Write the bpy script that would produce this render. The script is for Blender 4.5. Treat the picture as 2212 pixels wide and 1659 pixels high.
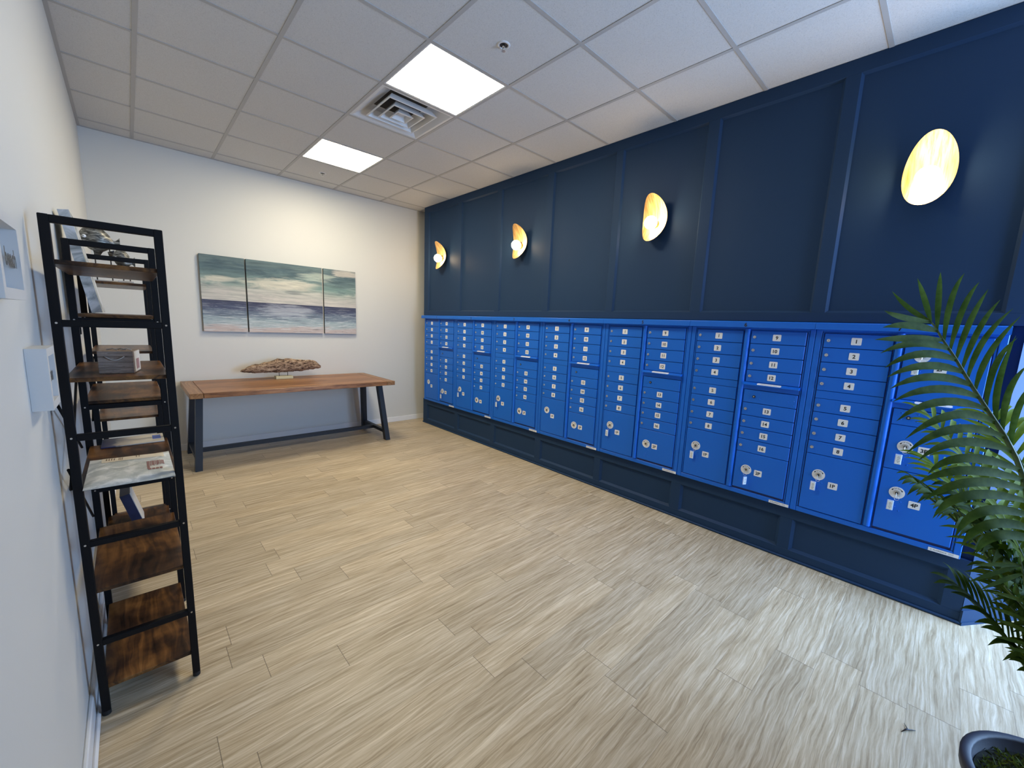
import bpy, math, random
from mathutils import Vector, Matrix, Euler

for o in list(bpy.data.objects): bpy.data.objects.remove(o)
SC = bpy.context.scene
COL = SC.collection
PI = math.pi

# ------------------------------------------------------------ camera
cd = bpy.data.cameras.new('camera'); cam = bpy.data.objects.new('camera', cd); COL.objects.link(cam)
cam.location = (0.2085, -5.5499, 1.4849)
cam.rotation_euler = (1.4174, -0.0421, -0.7547)
cd.sensor_fit = 'HORIZONTAL'; cd.sensor_width = 36.0
cd.lens = 36.0*878.106/2212.0
cd.shift_x = -10.42/2212.0; cd.shift_y = 11.585/2212.0
cd.clip_start = 0.01; cd.clip_end = 60
SC.camera = cam

# ------------------------------------------------------------ view, world, daylight
SC.view_settings.view_transform = 'Standard'
SC.view_settings.look = 'None'
SC.view_settings.exposure = 0.0
SC.view_settings.gamma = 1.0
SC.view_settings.use_curve_mapping = False
SC.cycles.max_bounces = 8
SC.cycles.diffuse_bounces = 5
SC.cycles.sample_clamp_indirect = 6.0
SC.cycles.caustics_reflective = False
SC.cycles.caustics_refractive = False

w = bpy.data.worlds.new('world'); SC.world = w; w.use_nodes = True
w.node_tree.nodes['Background'].inputs[0].default_value = (0.45, 0.65, 1.0, 1)
w.node_tree.nodes['Background'].inputs[1].default_value = 0.5

def area_light(name, loc, rot, sx, sy, power, color, spread=180):
    l = bpy.data.lights.new(name, 'AREA'); l.shape = 'RECTANGLE'; l.size = sx; l.size_y = sy
    l.energy = power; l.color = color; l.spread = math.radians(spread)
    o = bpy.data.objects.new(name, l); COL.objects.link(o); o.location = loc; o.rotation_euler = rot
    return o
# daylight entering through the shop-front window behind the camera (overcast sky, bluish)
area_light('daylight_front', (4.0, -7.22, 1.45), (math.radians(86), 0, math.radians(0)), 2.5, 2.3, 275, (0.38, 0.61, 1.0), 150)
PANEL_STRENGTH = 40.0
PANEL_COLOR = (1.0, 0.88, 0.645)
BULB_STRENGTH = 60.0
BULB_COLOR = (1.0, 0.72, 0.40)

# ------------------------------------------------------------ dimensions (metres)
H = 3.077        # ceiling
XB = 3.3455      # face of the blue panelled wall
GAP = 0.227      # its far end stops short of the back wall
YE = -5.79       # its near end
T = 0.6096
GX, GY = 1.5736, -3.2749
XR, YF = 6.2, -7.1

# ------------------------------------------------------------ materials
MATS = {}
def new_mat(name):
    m = bpy.data.materials.new(name); m.use_nodes = True
    nt = m.node_tree; b = nt.nodes['Principled BSDF']
    MATS[name] = m
    return m, nt, b
def nd(nt, typ, **kw):
    n = nt.nodes.new(typ)
    for k, v in kw.items():
        if k.startswith('i_'):
            key = k[2:]; key = int(key) if key.isdigit() else key.replace('_', ' ')
            n.inputs[key].default_value = v
        else: setattr(n, k, v)
    return n
def lk(nt, a, b): nt.links.new(a, b)
def math_n(nt, op, a, b=None, c=None):
    n = nt.nodes.new('ShaderNodeMath'); n.operation = op
    for i, v in enumerate((a, b, c)):
        if v is None: continue
        if isinstance(v, (int, float)): n.inputs[i].default_value = v
        else: nt.links.new(v, n.inputs[i])
    return n.outputs[0]
def ramp(nt, fac, stops, interp='LINEAR'):
    n = nt.nodes.new('ShaderNodeValToRGB'); cr = n.color_ramp; cr.interpolation = interp
    while len(cr.elements) < len(stops): cr.elements.new(0.5)
    for e, (p, c) in zip(cr.elements, stops): e.position = p; e.color = (*c, 1)
    nt.links.new(fac, n.inputs[0]); return n.outputs[0]
def mixc(nt, fac, a, b, typ='MIX'):
    n = nt.nodes.new('ShaderNodeMix'); n.data_type = 'RGBA'; n.blend_type = typ
    for sock, v in ((0, fac), (6, a), (7, b)):
        if isinstance(v, (int, float)): n.inputs[sock].default_value = v
        elif isinstance(v, tuple): n.inputs[sock].default_value = (*v, 1)
        else: nt.links.new(v, n.inputs[sock])
    return n.outputs[2]
def pos(nt):
    return nt.nodes.new('ShaderNodeNewGeometry').outputs['Position']
def objc(nt):
    return nt.nodes.new('ShaderNodeTexCoord').outputs['Object']
def mapping(nt, vec, scale=(1, 1, 1), loc=(0, 0, 0), rot=(0, 0, 0)):
    n = nt.nodes.new('ShaderNodeMapping'); n.inputs['Scale'].default_value = scale
    n.inputs['Location'].default_value = loc; n.inputs['Rotation'].default_value = rot
    nt.links.new(vec, n.inputs['Vector']); return n.outputs[0]
def noise(nt, vec, scale, detail=4, rough=0.5, dist=0.0):
    n = nt.nodes.new('ShaderNodeTexNoise'); n.inputs['Scale'].default_value = scale
    n.inputs['Detail'].default_value = detail; n.inputs['Roughness'].default_value = rough
    n.inputs['Distortion'].default_value = dist; nt.links.new(vec, n.inputs['Vector']); return n.outputs['Fac']
def bump(nt, b, h, strength=0.2, dist=0.002):
    n = nt.nodes.new('ShaderNodeBump'); n.inputs['Strength'].default_value = strength
    n.inputs['Distance'].default_value = dist; nt.links.new(h, n.inputs['Height'])
    nt.links.new(n.outputs[0], b.inputs['Normal'])

def plain(name, col, rough=0.5, metal=0.0, spec=0.5, nscale=0, nstr=0.1, ndist=0.001, var=0.0):
    m, nt, b = new_mat(name)
    b.inputs['Base Color'].default_value = (*col, 1); b.inputs['Roughness'].default_value = rough
    b.inputs['Metallic'].default_value = metal; b.inputs['Specular IOR Level'].default_value = spec
    p = None
    if nscale:
        p = objc(nt); bump(nt, b, noise(nt, p, nscale, 3), nstr, ndist)
    if var:
        p = p or objc(nt)
        n = noise(nt, p, 6, 4, 0.6)
        lk(nt, ramp(nt, n, [(0.3, tuple(c*(1-var) for c in col)), (0.7, tuple(min(1, c*(1+var)) for c in col))]), b.inputs['Base Color'])
    return m

M_WALL = plain('painted_plaster', (0.64, 0.635, 0.60), 0.55, spec=0.35, nscale=260, nstr=0.25, ndist=0.0008)
M_TRIMW = plain('white_trim', (0.78, 0.78, 0.78), 0.35)
M_NAVY = plain('navy_wall_paint', (0.020, 0.047, 0.104), 0.50, spec=0.10, nscale=180, nstr=0.25, ndist=0.0006)
M_BLUE = plain('blue_powder_coat', (0.010, 0.138, 0.62), 0.40, spec=0.28, nscale=420, nstr=0.25, ndist=0.0005)
M_BLUED = plain('blue_seam', (0.008, 0.03, 0.14), 0.6)
M_LABEL = plain('label_white', (0.82, 0.83, 0.84), 0.4)
M_INK = plain('label_ink', (0.012, 0.012, 0.016), 0.5)
M_GREYINK = plain('grey_ink', (0.25, 0.27, 0.3), 0.5)
M_CHROME = plain('lock_metal', (0.72, 0.70, 0.66), 0.28, 1.0)
M_DARKM = plain('dark_lock_metal', (0.03, 0.03, 0.035), 0.3, 0.6)
M_CLEAR = plain('clear_tag', (0.55, 0.68, 0.9), 0.15)
M_TAG = plain('tag_paper', (0.80, 0.84, 0.84), 0.35)
M_BLACK = plain('black_steel', (0.004, 0.004, 0.005), 0.5, 0.0, spec=0.18, nscale=500, nstr=0.15, ndist=0.0004)
M_CHARCOAL = plain('charcoal_table_steel', (0.014, 0.017, 0.024), 0.45, 0.0, spec=0.35, nscale=500, nstr=0.15, ndist=0.0004)
M_TBAR = plain('ceiling_grid_metal', (0.42, 0.41, 0.40), 0.5)  # grid's recess shade is put into this colour, hence darker than the tiles
M_VENT = plain('vent_white', (0.66, 0.66, 0.66), 0.4)
M_DUCT = plain('duct_dark', (0.02, 0.017, 0.015), 0.8)
M_POT = plain('pot_plastic', (0.018, 0.02, 0.035), 0.55, nscale=120, nstr=0.2)
M_WHITEBOX = plain('white_painted_wood', (0.60, 0.595, 0.58), 0.45)
M_DARKWORD = plain('dark_word', (0.05, 0.055, 0.06), 0.6)
M_DARKEDGE = plain('canvas_edge_dark', (0.05, 0.065, 0.07), 0.8)
M_NAVYBOOK = plain('navy_book', (0.015, 0.02, 0.055), 0.4, var=0.5)
M_PAGES = plain('book_pages', (0.6, 0.55, 0.48), 0.7)
M_ROPE = plain('rope_pale', (0.45, 0.40, 0.35), 0.8)
M_RUBBER = plain('rubber_foot', (0.01, 0.01, 0.01), 0.7)
M_STONE = plain('pale_stand', (0.55, 0.52, 0.34), 0.6)

# ceiling tile: speckled mineral fibre
m, nt, b = new_mat('ceiling_tile'); p = pos(nt)
n1 = noise(nt, p, 190, 5, 0.7); n2 = noise(nt, p, 55, 3, 0.6)
lk(nt, ramp(nt, n1, [(0.28, (0.40, 0.395, 0.385)), (0.42, (0.60, 0.592, 0.58)), (0.7, (0.66, 0.652, 0.64))]), b.inputs['Base Color'])
b.inputs['Roughness'].default_value = 0.9; b.inputs['Specular IOR Level'].default_value = 0.1
bump(nt, b, math_n(nt, 'ADD', n1, n2), 0.5, 0.002); M_TILE = m

# vinyl plank floor
m, nt, b = new_mat('vinyl_plank_floor'); p = pos(nt)
sx = nd(nt, 'ShaderNodeSeparateXYZ'); lk(nt, p, sx.inputs[0]); X, Y = sx.outputs[0], sx.outputs[1]
rowf = math_n(nt, 'DIVIDE', math_n(nt, 'ADD', Y, 4.415+30*0.1524), 0.1524)
row = math_n(nt, 'FLOOR', rowf); rfr = math_n(nt, 'FRACT', rowf)
wn = nd(nt, 'ShaderNodeTexWhiteNoise', noise_dimensions='1D'); lk(nt, row, wn.inputs['W'])
colf = math_n(nt, 'DIVIDE', math_n(nt, 'ADD', X, math_n(nt, 'MULTIPLY', wn.outputs['Value'], 0.9144)), 0.9144)
cl = math_n(nt, 'FLOOR', colf); cfr = math_n(nt, 'FRACT', colf)
idx = math_n(nt, 'ADD', math_n(nt, 'MULTIPLY', row, 13.37), math_n(nt, 'MULTIPLY', cl, 7.13))
wn2 = nd(nt, 'ShaderNodeTexWhiteNoise', noise_dimensions='1D'); lk(nt, idx, wn2.inputs['W'])
rnd = wn2.outputs['Value']
def comb(x, y, z=0.0):
    c = nd(nt, 'ShaderNodeCombineXYZ')
    for i, v in enumerate((x, y, z)):
        if isinstance(v, (int, float)): c.inputs[i].default_value = v
        else: lk(nt, v, c.inputs[i])
    return c.outputs[0]
rz = math_n(nt, 'MULTIPLY', rnd, 37.0)
warp = noise(nt, comb(math_n(nt, 'MULTIPLY', X, 2.2), math_n(nt, 'MULTIPLY', Y, 7.0), rz), 1.0, 3, 0.55)
warp2 = noise(nt, comb(math_n(nt, 'MULTIPLY', X, 9.0), math_n(nt, 'MULTIPLY', Y, 22.0), rz), 1.0, 3, 0.6)
Yw = math_n(nt, 'ADD', Y, math_n(nt, 'ADD', math_n(nt, 'MULTIPLY', warp, 0.05), math_n(nt, 'MULTIPLY', warp2, 0.009)))
g1 = noise(nt, comb(math_n(nt, 'MULTIPLY', X, 3.4), math_n(nt, 'MULTIPLY', Yw, 74.0), rz), 1.0, 6, 0.68)
g2 = noise(nt, comb(math_n(nt, 'MULTIPLY', X, 5.0), math_n(nt, 'MULTIPLY', Yw, 190.0), rz), 1.0, 3, 0.6)
g3 = noise(nt, comb(math_n(nt, 'MULTIPLY', X, 1.1), math_n(nt, 'MULTIPLY', Y, 4.5), rz), 1.0, 2, 0.5)
grain = math_n(nt, 'ADD', math_n(nt, 'MULTIPLY', g1, 0.66), math_n(nt, 'ADD', math_n(nt, 'MULTIPLY', g2, 0.24), math_n(nt, 'MULTIPLY', g3, 0.10)))
base = ramp(nt, grain, [(0.30, (0.22, 0.158, 0.092)), (0.41, (0.39, 0.300, 0.186)), (0.50, (0.51, 0.412, 0.275)), (0.66, (0.74, 0.645, 0.49))])
tint = ramp(nt, rnd, [(0.0, (0.88, 0.88, 0.88)), (1.0, (1.06, 1.05, 1.03))])
base = mixc(nt, 1.0, base, tint, 'MULTIPLY')
seam_y = math_n(nt, 'LESS_THAN', math_n(nt, 'MINIMUM', rfr, math_n(nt, 'SUBTRACT', 1.0, rfr)), 0.006)
seam_x = math_n(nt, 'LESS_THAN', math_n(nt, 'MINIMUM', cfr, math_n(nt, 'SUBTRACT', 1.0, cfr)), 0.0013)
seam = math_n(nt, 'MAXIMUM', math_n(nt, 'MULTIPLY', seam_y, 0.35), math_n(nt, 'MULTIPLY', seam_x, 0.75))
base = mixc(nt, seam, base, (0.09, 0.065, 0.045))
lk(nt, base, b.inputs['Base Color'])
b.inputs['Roughness'].default_value = 0.42; b.inputs['Specular IOR Level'].default_value = 0.4
bump(nt, b, math_n(nt, 'SUBTRACT', grain, seam), 0.25, 0.0012); M_FLOOR = m

def wood(name, axis, stops, plank=None, rough=0.4, sc=1.0, patch=0.0, seamcol=(0.03, 0.015, 0.008)):
    """grain along the given axis (0 x, 1 y); planks of the given width across it"""
    m, nt, b = new_mat(name); p = pos(nt)
    s = nd(nt, 'ShaderNodeSeparateXYZ'); lk(nt, p, s.inputs[0])
    L, C = (s.outputs[0], s.outputs[1]) if axis == 0 else (s.outputs[1], s.outputs[0])
    Zc = s.outputs[2]
    def cb(x, y, z):
        c = nd(nt, 'ShaderNodeCombineXYZ')
        for i, v in enumerate((x, y, z)):
            if isinstance(v, (int, float)): c.inputs[i].default_value = v
            else: lk(nt, v, c.inputs[i])
        return c.outputs[0]
    off = 0.0
    if plank:
        rf = math_n(nt, 'DIVIDE', math_n(nt, 'ADD', C, 30.0), plank); off = math_n(nt, 'MULTIPLY', math_n(nt, 'FLOOR', rf), 5.31)
        fr = math_n(nt, 'FRACT', rf)
    Zs = math_n(nt, 'MULTIPLY', Zc, 30*sc)
    wz = math_n(nt, 'ADD', Zs, off) if plank else Zs
    wp = noise(nt, cb(math_n(nt, 'MULTIPLY', L, 2.5*sc), math_n(nt, 'MULTIPLY', C, 9*sc), wz), 1.0, 3, 0.5)
    Cw = math_n(nt, 'ADD', C, math_n(nt, 'MULTIPLY', wp, 0.12))
    g = noise(nt, cb(math_n(nt, 'MULTIPLY', L, 2.0*sc), math_n(nt, 'MULTIPLY', Cw, 55*sc), wz), 1.0, 5, 0.6)
    f = g
    if patch:
        q = noise(nt, cb(math_n(nt, 'MULTIPLY', L, 6.0), math_n(nt, 'MULTIPLY', C, 7.0), math_n(nt, 'MULTIPLY', Zc, 9.0)), 1.0, 3, 0.6)
        f = math_n(nt, 'ADD', math_n(nt, 'MULTIPLY', g, 1-patch), math_n(nt, 'MULTIPLY', q, patch))
    if plank:
        w2 = nd(nt, 'ShaderNodeTexWhiteNoise', noise_dimensions='1D'); lk(nt, off, w2.inputs['W'])
        f = math_n(nt, 'ADD', f, math_n(nt, 'MULTIPLY', math_n(nt, 'SUBTRACT', w2.outputs['Value'], 0.5), 0.16))
    c = ramp(nt, f, stops)
    if plank:
        sm = math_n(nt, 'LESS_THAN', math_n(nt, 'MINIMUM', fr, math_n(nt, 'SUBTRACT', 1.0, fr)), 0.012)
        c = mixc(nt, math_n(nt, 'MULTIPLY', sm, 0.7), c, seamcol)
    lk(nt, c, b.inputs['Base Color']); b.inputs['Roughness'].default_value = rough; b.inputs['Specular IOR Level'].default_value = 0.32
    bump(nt, b, g, 0.2, 0.001)
    return m
M_TABLE = wood('acacia_table', 0, [(0.30, (0.085, 0.032, 0.012)), (0.44, (0.20, 0.085, 0.030)), (0.56, (0.33, 0.150, 0.055)), (0.72, (0.42, 0.22, 0.095))], plank=0.112, rough=0.36)
M_TABLE_END = wood('acacia_end_board', 1, [(0.30, (0.13, 0.06, 0.024)), (0.5, (0.25, 0.125, 0.050)), (0.7, (0.36, 0.20, 0.085))], rough=0.36)
M_SHELF = wood('rustic_shelf_board', 1, [(0.37, (0.008, 0.004, 0.003)), (0.47, (0.045, 0.020, 0.009)), (0.56, (0.13, 0.058, 0.018)), (0.66, (0.23, 0.11, 0.035))], rough=0.34, patch=0.62)
M_BOXWOOD = wood('grey_wood_box', 0, [(0.3, (0.13, 0.09, 0.07)), (0.5, (0.23, 0.175, 0.14)), (0.7, (0.33, 0.26, 0.22))], rough=0.6, sc=2.5)

# driftwood
m, nt, b = new_mat('driftwood'); p = pos(nt)
v = nd(nt, 'ShaderNodeTexVoronoi'); v.inputs['Scale'].default_value = 1.0
lk(nt, mapping(nt, p, (26, 40, 62)), v.inputs['Vector'])
n = noise(nt, mapping(nt, p, (16, 40, 46)), 1.0, 5, 0.65, 0.8)
f = math_n(nt, 'SUBTRACT', n, math_n(nt, 'MULTIPLY', math_n(nt, 'LESS_THAN', v.outputs['Distance'], 0.30), 0.10))
lk(nt, ramp(nt, f, [(0.36, (0.035, 0.018, 0.010)), (0.45, (0.19, 0.115, 0.070)), (0.56, (0.36, 0.25, 0.165)), (0.7, (0.52, 0.40, 0.28))]), b.inputs['Base Color'])
b.inputs['Roughness'].default_value = 0.85; bump(nt, b, n, 0.9, 0.012); M_DRIFT = m

# three-part seascape: one painting shared by the canvases, bands by height
m, nt, b = new_mat('seascape_paint'); p = pos(nt)
s = nd(nt, 'ShaderNodeSeparateXYZ'); lk(nt, p, s.inputs[0])
PX, PZ = s.outputs[0], s.outputs[2]
nb = noise(nt, mapping(nt, p, (2.0, 1, 11)), 1.0, 7, 0.66, 0.9)
nw = noise(nt, mapping(nt, p, (3.5, 1, 42), (1, 0, 5)), 1.0, 5, 0.65, 0.5)
ns = noise(nt, mapping(nt, p, (5.5, 1, 75)), 1.0, 5, 0.65, 0.3)
nf = noise(nt, mapping(nt, p, (2.6, 1, 34), (3, 0, 1)), 1.0, 4, 0.6, 0.2)
hz = 1.634
t = math_n(nt, 'DIVIDE', math_n(nt, 'SUBTRACT', PZ, hz), 2.105-hz)
tn = math_n(nt, 'ADD', t, math_n(nt, 'MULTIPLY', math_n(nt, 'SUBTRACT', nb, 0.5), 0.75))
sky = ramp(nt, tn, [(0.02, (0.56, 0.53, 0.50)), (0.30, (0.47, 0.48, 0.44)), (0.42, (0.24, 0.32, 0.30)), (0.58, (0.14, 0.21, 0.215)), (0.80, (0.07, 0.12, 0.145)), (1.0, (0.14, 0.20, 0.205))])
def blob(cx, cz, rx, rz, amp=0.5):
    dx = math_n(nt, 'DIVIDE', math_n(nt, 'SUBTRACT', PX, cx), rx); dz = math_n(nt, 'DIVIDE', math_n(nt, 'SUBTRACT', PZ, cz), rz)
    r = math_n(nt, 'ADD', math_n(nt, 'MULTIPLY', dx, dx), math_n(nt, 'MULTIPLY', dz, dz))
    r = math_n(nt, 'ADD', r, math_n(nt, 'ADD', math_n(nt, 'MULTIPLY', math_n(nt, 'SUBTRACT', nb, 0.5), 3.0), math_n(nt, 'MULTIPLY', math_n(nt, 'SUBTRACT', nw, 0.5), 3.2)))
    mm = nd(nt, 'ShaderNodeMapRange', interpolation_type='SMOOTHSTEP'); lk(nt, r, mm.inputs[0])
    mm.inputs[1].default_value = 1.15; mm.inputs[2].default_value = 0.1; mm.inputs[3].default_value = 0; mm.inputs[4].default_value = 1
    return mm.outputs[0]
cream = (0.66, 0.63, 0.53)
sky = mixc(nt, math_n(nt, 'MULTIPLY', blob(1.55, 1.86, 0.42, 0.075), 0.85), sky, cream)
sky = mixc(nt, math_n(nt, 'MULTIPLY', blob(0.95, 1.86, 0.14, 0.035), 0.8), sky, cream)
sky = mixc(nt, math_n(nt, 'MULTIPLY', blob(1.95, 1.98, 0.26, 0.06), 0.7), sky, (0.52, 0.58, 0.50))
sky = mixc(nt, math_n(nt, 'MULTIPLY', blob(2.33, 2.06, 0.22, 0.05), 0.8), sky, (0.62, 0.56, 0.50))
sky = mixc(nt, math_n(nt, 'MULTIPLY', blob(1.68, 1.775, 0.12, 0.022), 0.8), sky, (0.22, 0.24, 0.24))
sky = mixc(nt, math_n(nt, 'MULTIPLY', blob(2.15, 1.84, 0.30, 0.05), 0.6), sky, (0.17, 0.29, 0.27))
sky = mixc(nt, 0.55, sky, ramp(nt, nw, [(0.35, (0.42, 0.45, 0.47)), (0.62, (1.10, 1.09, 1.05))]), 'MULTIPLY')
t2 = math_n(nt, 'DIVIDE', math_n(nt, 'SUBTRACT', PZ, 1.29), hz-1.29)
sea = ramp(nt, math_n(nt, 'ADD', t2, math_n(nt, 'MULTIPLY', math_n(nt, 'SUBTRACT', nf, 0.5), 0.65)),
           [(0.0, (0.50, 0.42, 0.39)), (0.16, (0.47, 0.41, 0.40)), (0.22, (0.40, 0.46, 0.48)), (0.40, (0.30, 0.38, 0.42)), (0.58, (0.155, 0.20, 0.26)), (0.80, (0.06, 0.075, 0.14)), (1.0, (0.035, 0.04, 0.085))])
sm = nd(nt, 'ShaderNodeMapRange', interpolation_type='SMOOTHSTEP'); lk(nt, ns, sm.inputs[0]); sm.inputs[1].default_value = 0.52; sm.inputs[2].default_value = 0.60
hzf = math_n(nt, 'SUBTRACT', 1.0, math_n(nt, 'POWER', math_n(nt, 'MAXIMUM', t2, 0.0), 3.0))
sea = mixc(nt, math_n(nt, 'MULTIPLY', math_n(nt, 'MULTIPLY', sm.outputs[0], 0.55), hzf), sea, (0.62, 0.66, 0.68))
sm2 = nd(nt, 'ShaderNodeMapRange', interpolation_type='SMOOTHSTEP'); lk(nt, ns, sm2.inputs[0]); sm2.inputs[1].default_value = 0.44; sm2.inputs[2].default_value = 0.34
sea = mixc(nt, math_n(nt, 'MULTIPLY', sm2.outputs[0], 0.6), sea, (0.04, 0.055, 0.085))
sea = mixc(nt, math_n(nt, 'MULTIPLY', blob(1.62, 1.55, 0.32, 0.10), 0.6), sea, (0.46, 0.49, 0.55))
above = math_n(nt, 'GREATER_THAN', PZ, hz)
lk(nt, mixc(nt, above, sea, sky), b.inputs['Base Color']); b.inputs['Roughness'].default_value = 0.75
bump(nt, b, ns, 0.15, 0.001); M_SEA = m

# marbled blue-white painted canvas leaning on the shelf
m, nt, b = new_mat('marbled_canvas'); p = pos(nt)
n = noise(nt, mapping(nt, p, (6, 6, 9), rot=(0.6, 0, 0)), 1.0, 5, 0.6, 1.2)
lk(nt, ramp(nt, n, [(0.38, (0.17, 0.20, 0.205)), (0.48, (0.38, 0.40, 0.40)), (0.58, (0.56, 0.57, 0.575))]), b.inputs['Base Color']); b.inputs['Roughness'].default_value = 0.7; M_MARBLE = m

# fish: streaky silver and dark carved wood
m, nt, b = new_mat('silvered_fish'); p = pos(nt)
n = noise(nt, mapping(nt, p, (30, 30, 110)), 1.0, 4, 0.6, 0.7)
lk(nt, ramp(nt, n, [(0.36, (0.02, 0.02, 0.017)), (0.5, (0.12, 0.115, 0.10)), (0.66, (0.36, 0.35, 0.30))]), b.inputs['Base Color'])
b.inputs['Roughness'].default_value = 0.35; b.inputs['Metallic'].default_value = 0.4; bump(nt, b, n, 0.5, 0.003); M_FISH = m

# envelope, magazine
m, nt, b = new_mat('mailer_plastic'); p = pos(nt)
n = noise(nt, p, 22, 4, 0.55, 0.6)
lk(nt, ramp(nt, n, [(0.35, (0.42, 0.46, 0.46)), (0.5, (0.55, 0.58, 0.57)), (0.65, (0.78, 0.79, 0.78))]), b.inputs['Base Color'])
b.inputs['Roughness'].default_value = 0.35; bump(nt, b, n, 0.5, 0.006); M_MAILER = m
M_POSTAL = plain('postal_label', (0.66, 0.59, 0.47), 0.6, var=0.08)
M_REDINK = plain('red_brown_ink', (0.30, 0.15, 0.14), 0.6)
M_BROWNINK = plain('brown_ink', (0.22, 0.16, 0.11), 0.6)
m, nt, b = new_mat('magazine_cover'); p = pos(nt)
s = nd(nt, 'ShaderNodeSeparateXYZ'); lk(nt, p, s.inputs[0])
n = noise(nt, p, 26, 3, 0.6)
f = math_n(nt, 'ADD', math_n(nt, 'MULTIPLY', s.outputs[0], 4.0), math_n(nt, 'MULTIPLY', math_n(nt, 'SUBTRACT', n, 0.5), 0.35))
lk(nt, ramp(nt, f, [(0.30, (0.03, 0.035, 0.10)), (0.48, (0.07, 0.07, 0.12)), (0.56, (0.42, 0.36, 0.30)), (0.92, (0.62, 0.57, 0.48))]), b.inputs['Base Color'])
b.inputs['Roughness'].default_value = 0.3; M_MAG = m
M_BLUEPRINT = plain('blue_print', (0.08, 0.14, 0.45), 0.35)

# leaves
def leaf(name, c1, c2):
    m, nt, b = new_mat(name); p = pos(nt)
    n = noise(nt, p, 24, 3, 0.6)
    lk(nt, ramp(nt, n, [(0.35, c1), (0.65, c2)]), b.inputs['Base Color'])
    b.inputs['Roughness'].default_value = 0.65; b.inputs['Specular IOR Level'].default_value = 0.10
    b.inputs['Transmission Weight'].default_value = 0.0
    tr = nd(nt, 'ShaderNodeBsdfTranslucent'); lk(nt, b.inputs['Base Color'].links[0].from_socket, tr.inputs[0])
    mx = nd(nt, 'ShaderNodeMixShader'); mx.inputs[0].default_value = 0.28
    lk(nt, b.outputs[0], mx.inputs[1]); lk(nt, tr.outputs[0], mx.inputs[2])
    lk(nt, mx.outputs[0], nt.nodes['Material Output'].inputs[0])
    return m
M_LEAF = leaf('palm_leaf', (0.042, 0.092, 0.014), (0.085, 0.155, 0.032))
M_LEAFY = leaf('palm_leaf_yellow', (0.12, 0.20, 0.015), (0.20, 0.29, 0.03))
M_STEM = plain('palm_stem', (0.07, 0.13, 0.045), 0.5, var=0.2)
M_MOSS = leaf('pot_moss', (0.03, 0.04, 0.006), (0.10, 0.13, 0.02))
M_SOIL = plain('pot_soil', (0.012, 0.012, 0.006), 0.9)

# brass with brushed streaks; bulb and panel emitters
m, nt, b = new_mat('brushed_gold'); p = objc(nt)
n = noise(nt, mapping(nt, p, (12, 70, 6)), 1.0, 4, 0.6)
lk(nt, ramp(nt, n, [(0.35, (0.42, 0.25, 0.085)), (0.65, (0.80, 0.56, 0.26))]), b.inputs['Base Color'])
b.inputs['Metallic'].default_value = 0.85; b.inputs['Roughness'].default_value = 0.40; M_GOLD = m
M_GOLDBACK = plain('dark_bronze', (0.10, 0.055, 0.03), 0.4, 0.8)
def emit(name, col, st):
    m, nt, b = new_mat(name); b.inputs['Base Color'].default_value = (*col, 1)
    b.inputs['Emission Color'].default_value = (*col, 1); b.inputs['Emission Strength'].default_value = st
    return m
M_PANEL = emit('led_diffuser', PANEL_COLOR, PANEL_STRENGTH)
M_BULB = emit('bulb_glass', BULB_COLOR, BULB_STRENGTH)

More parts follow.
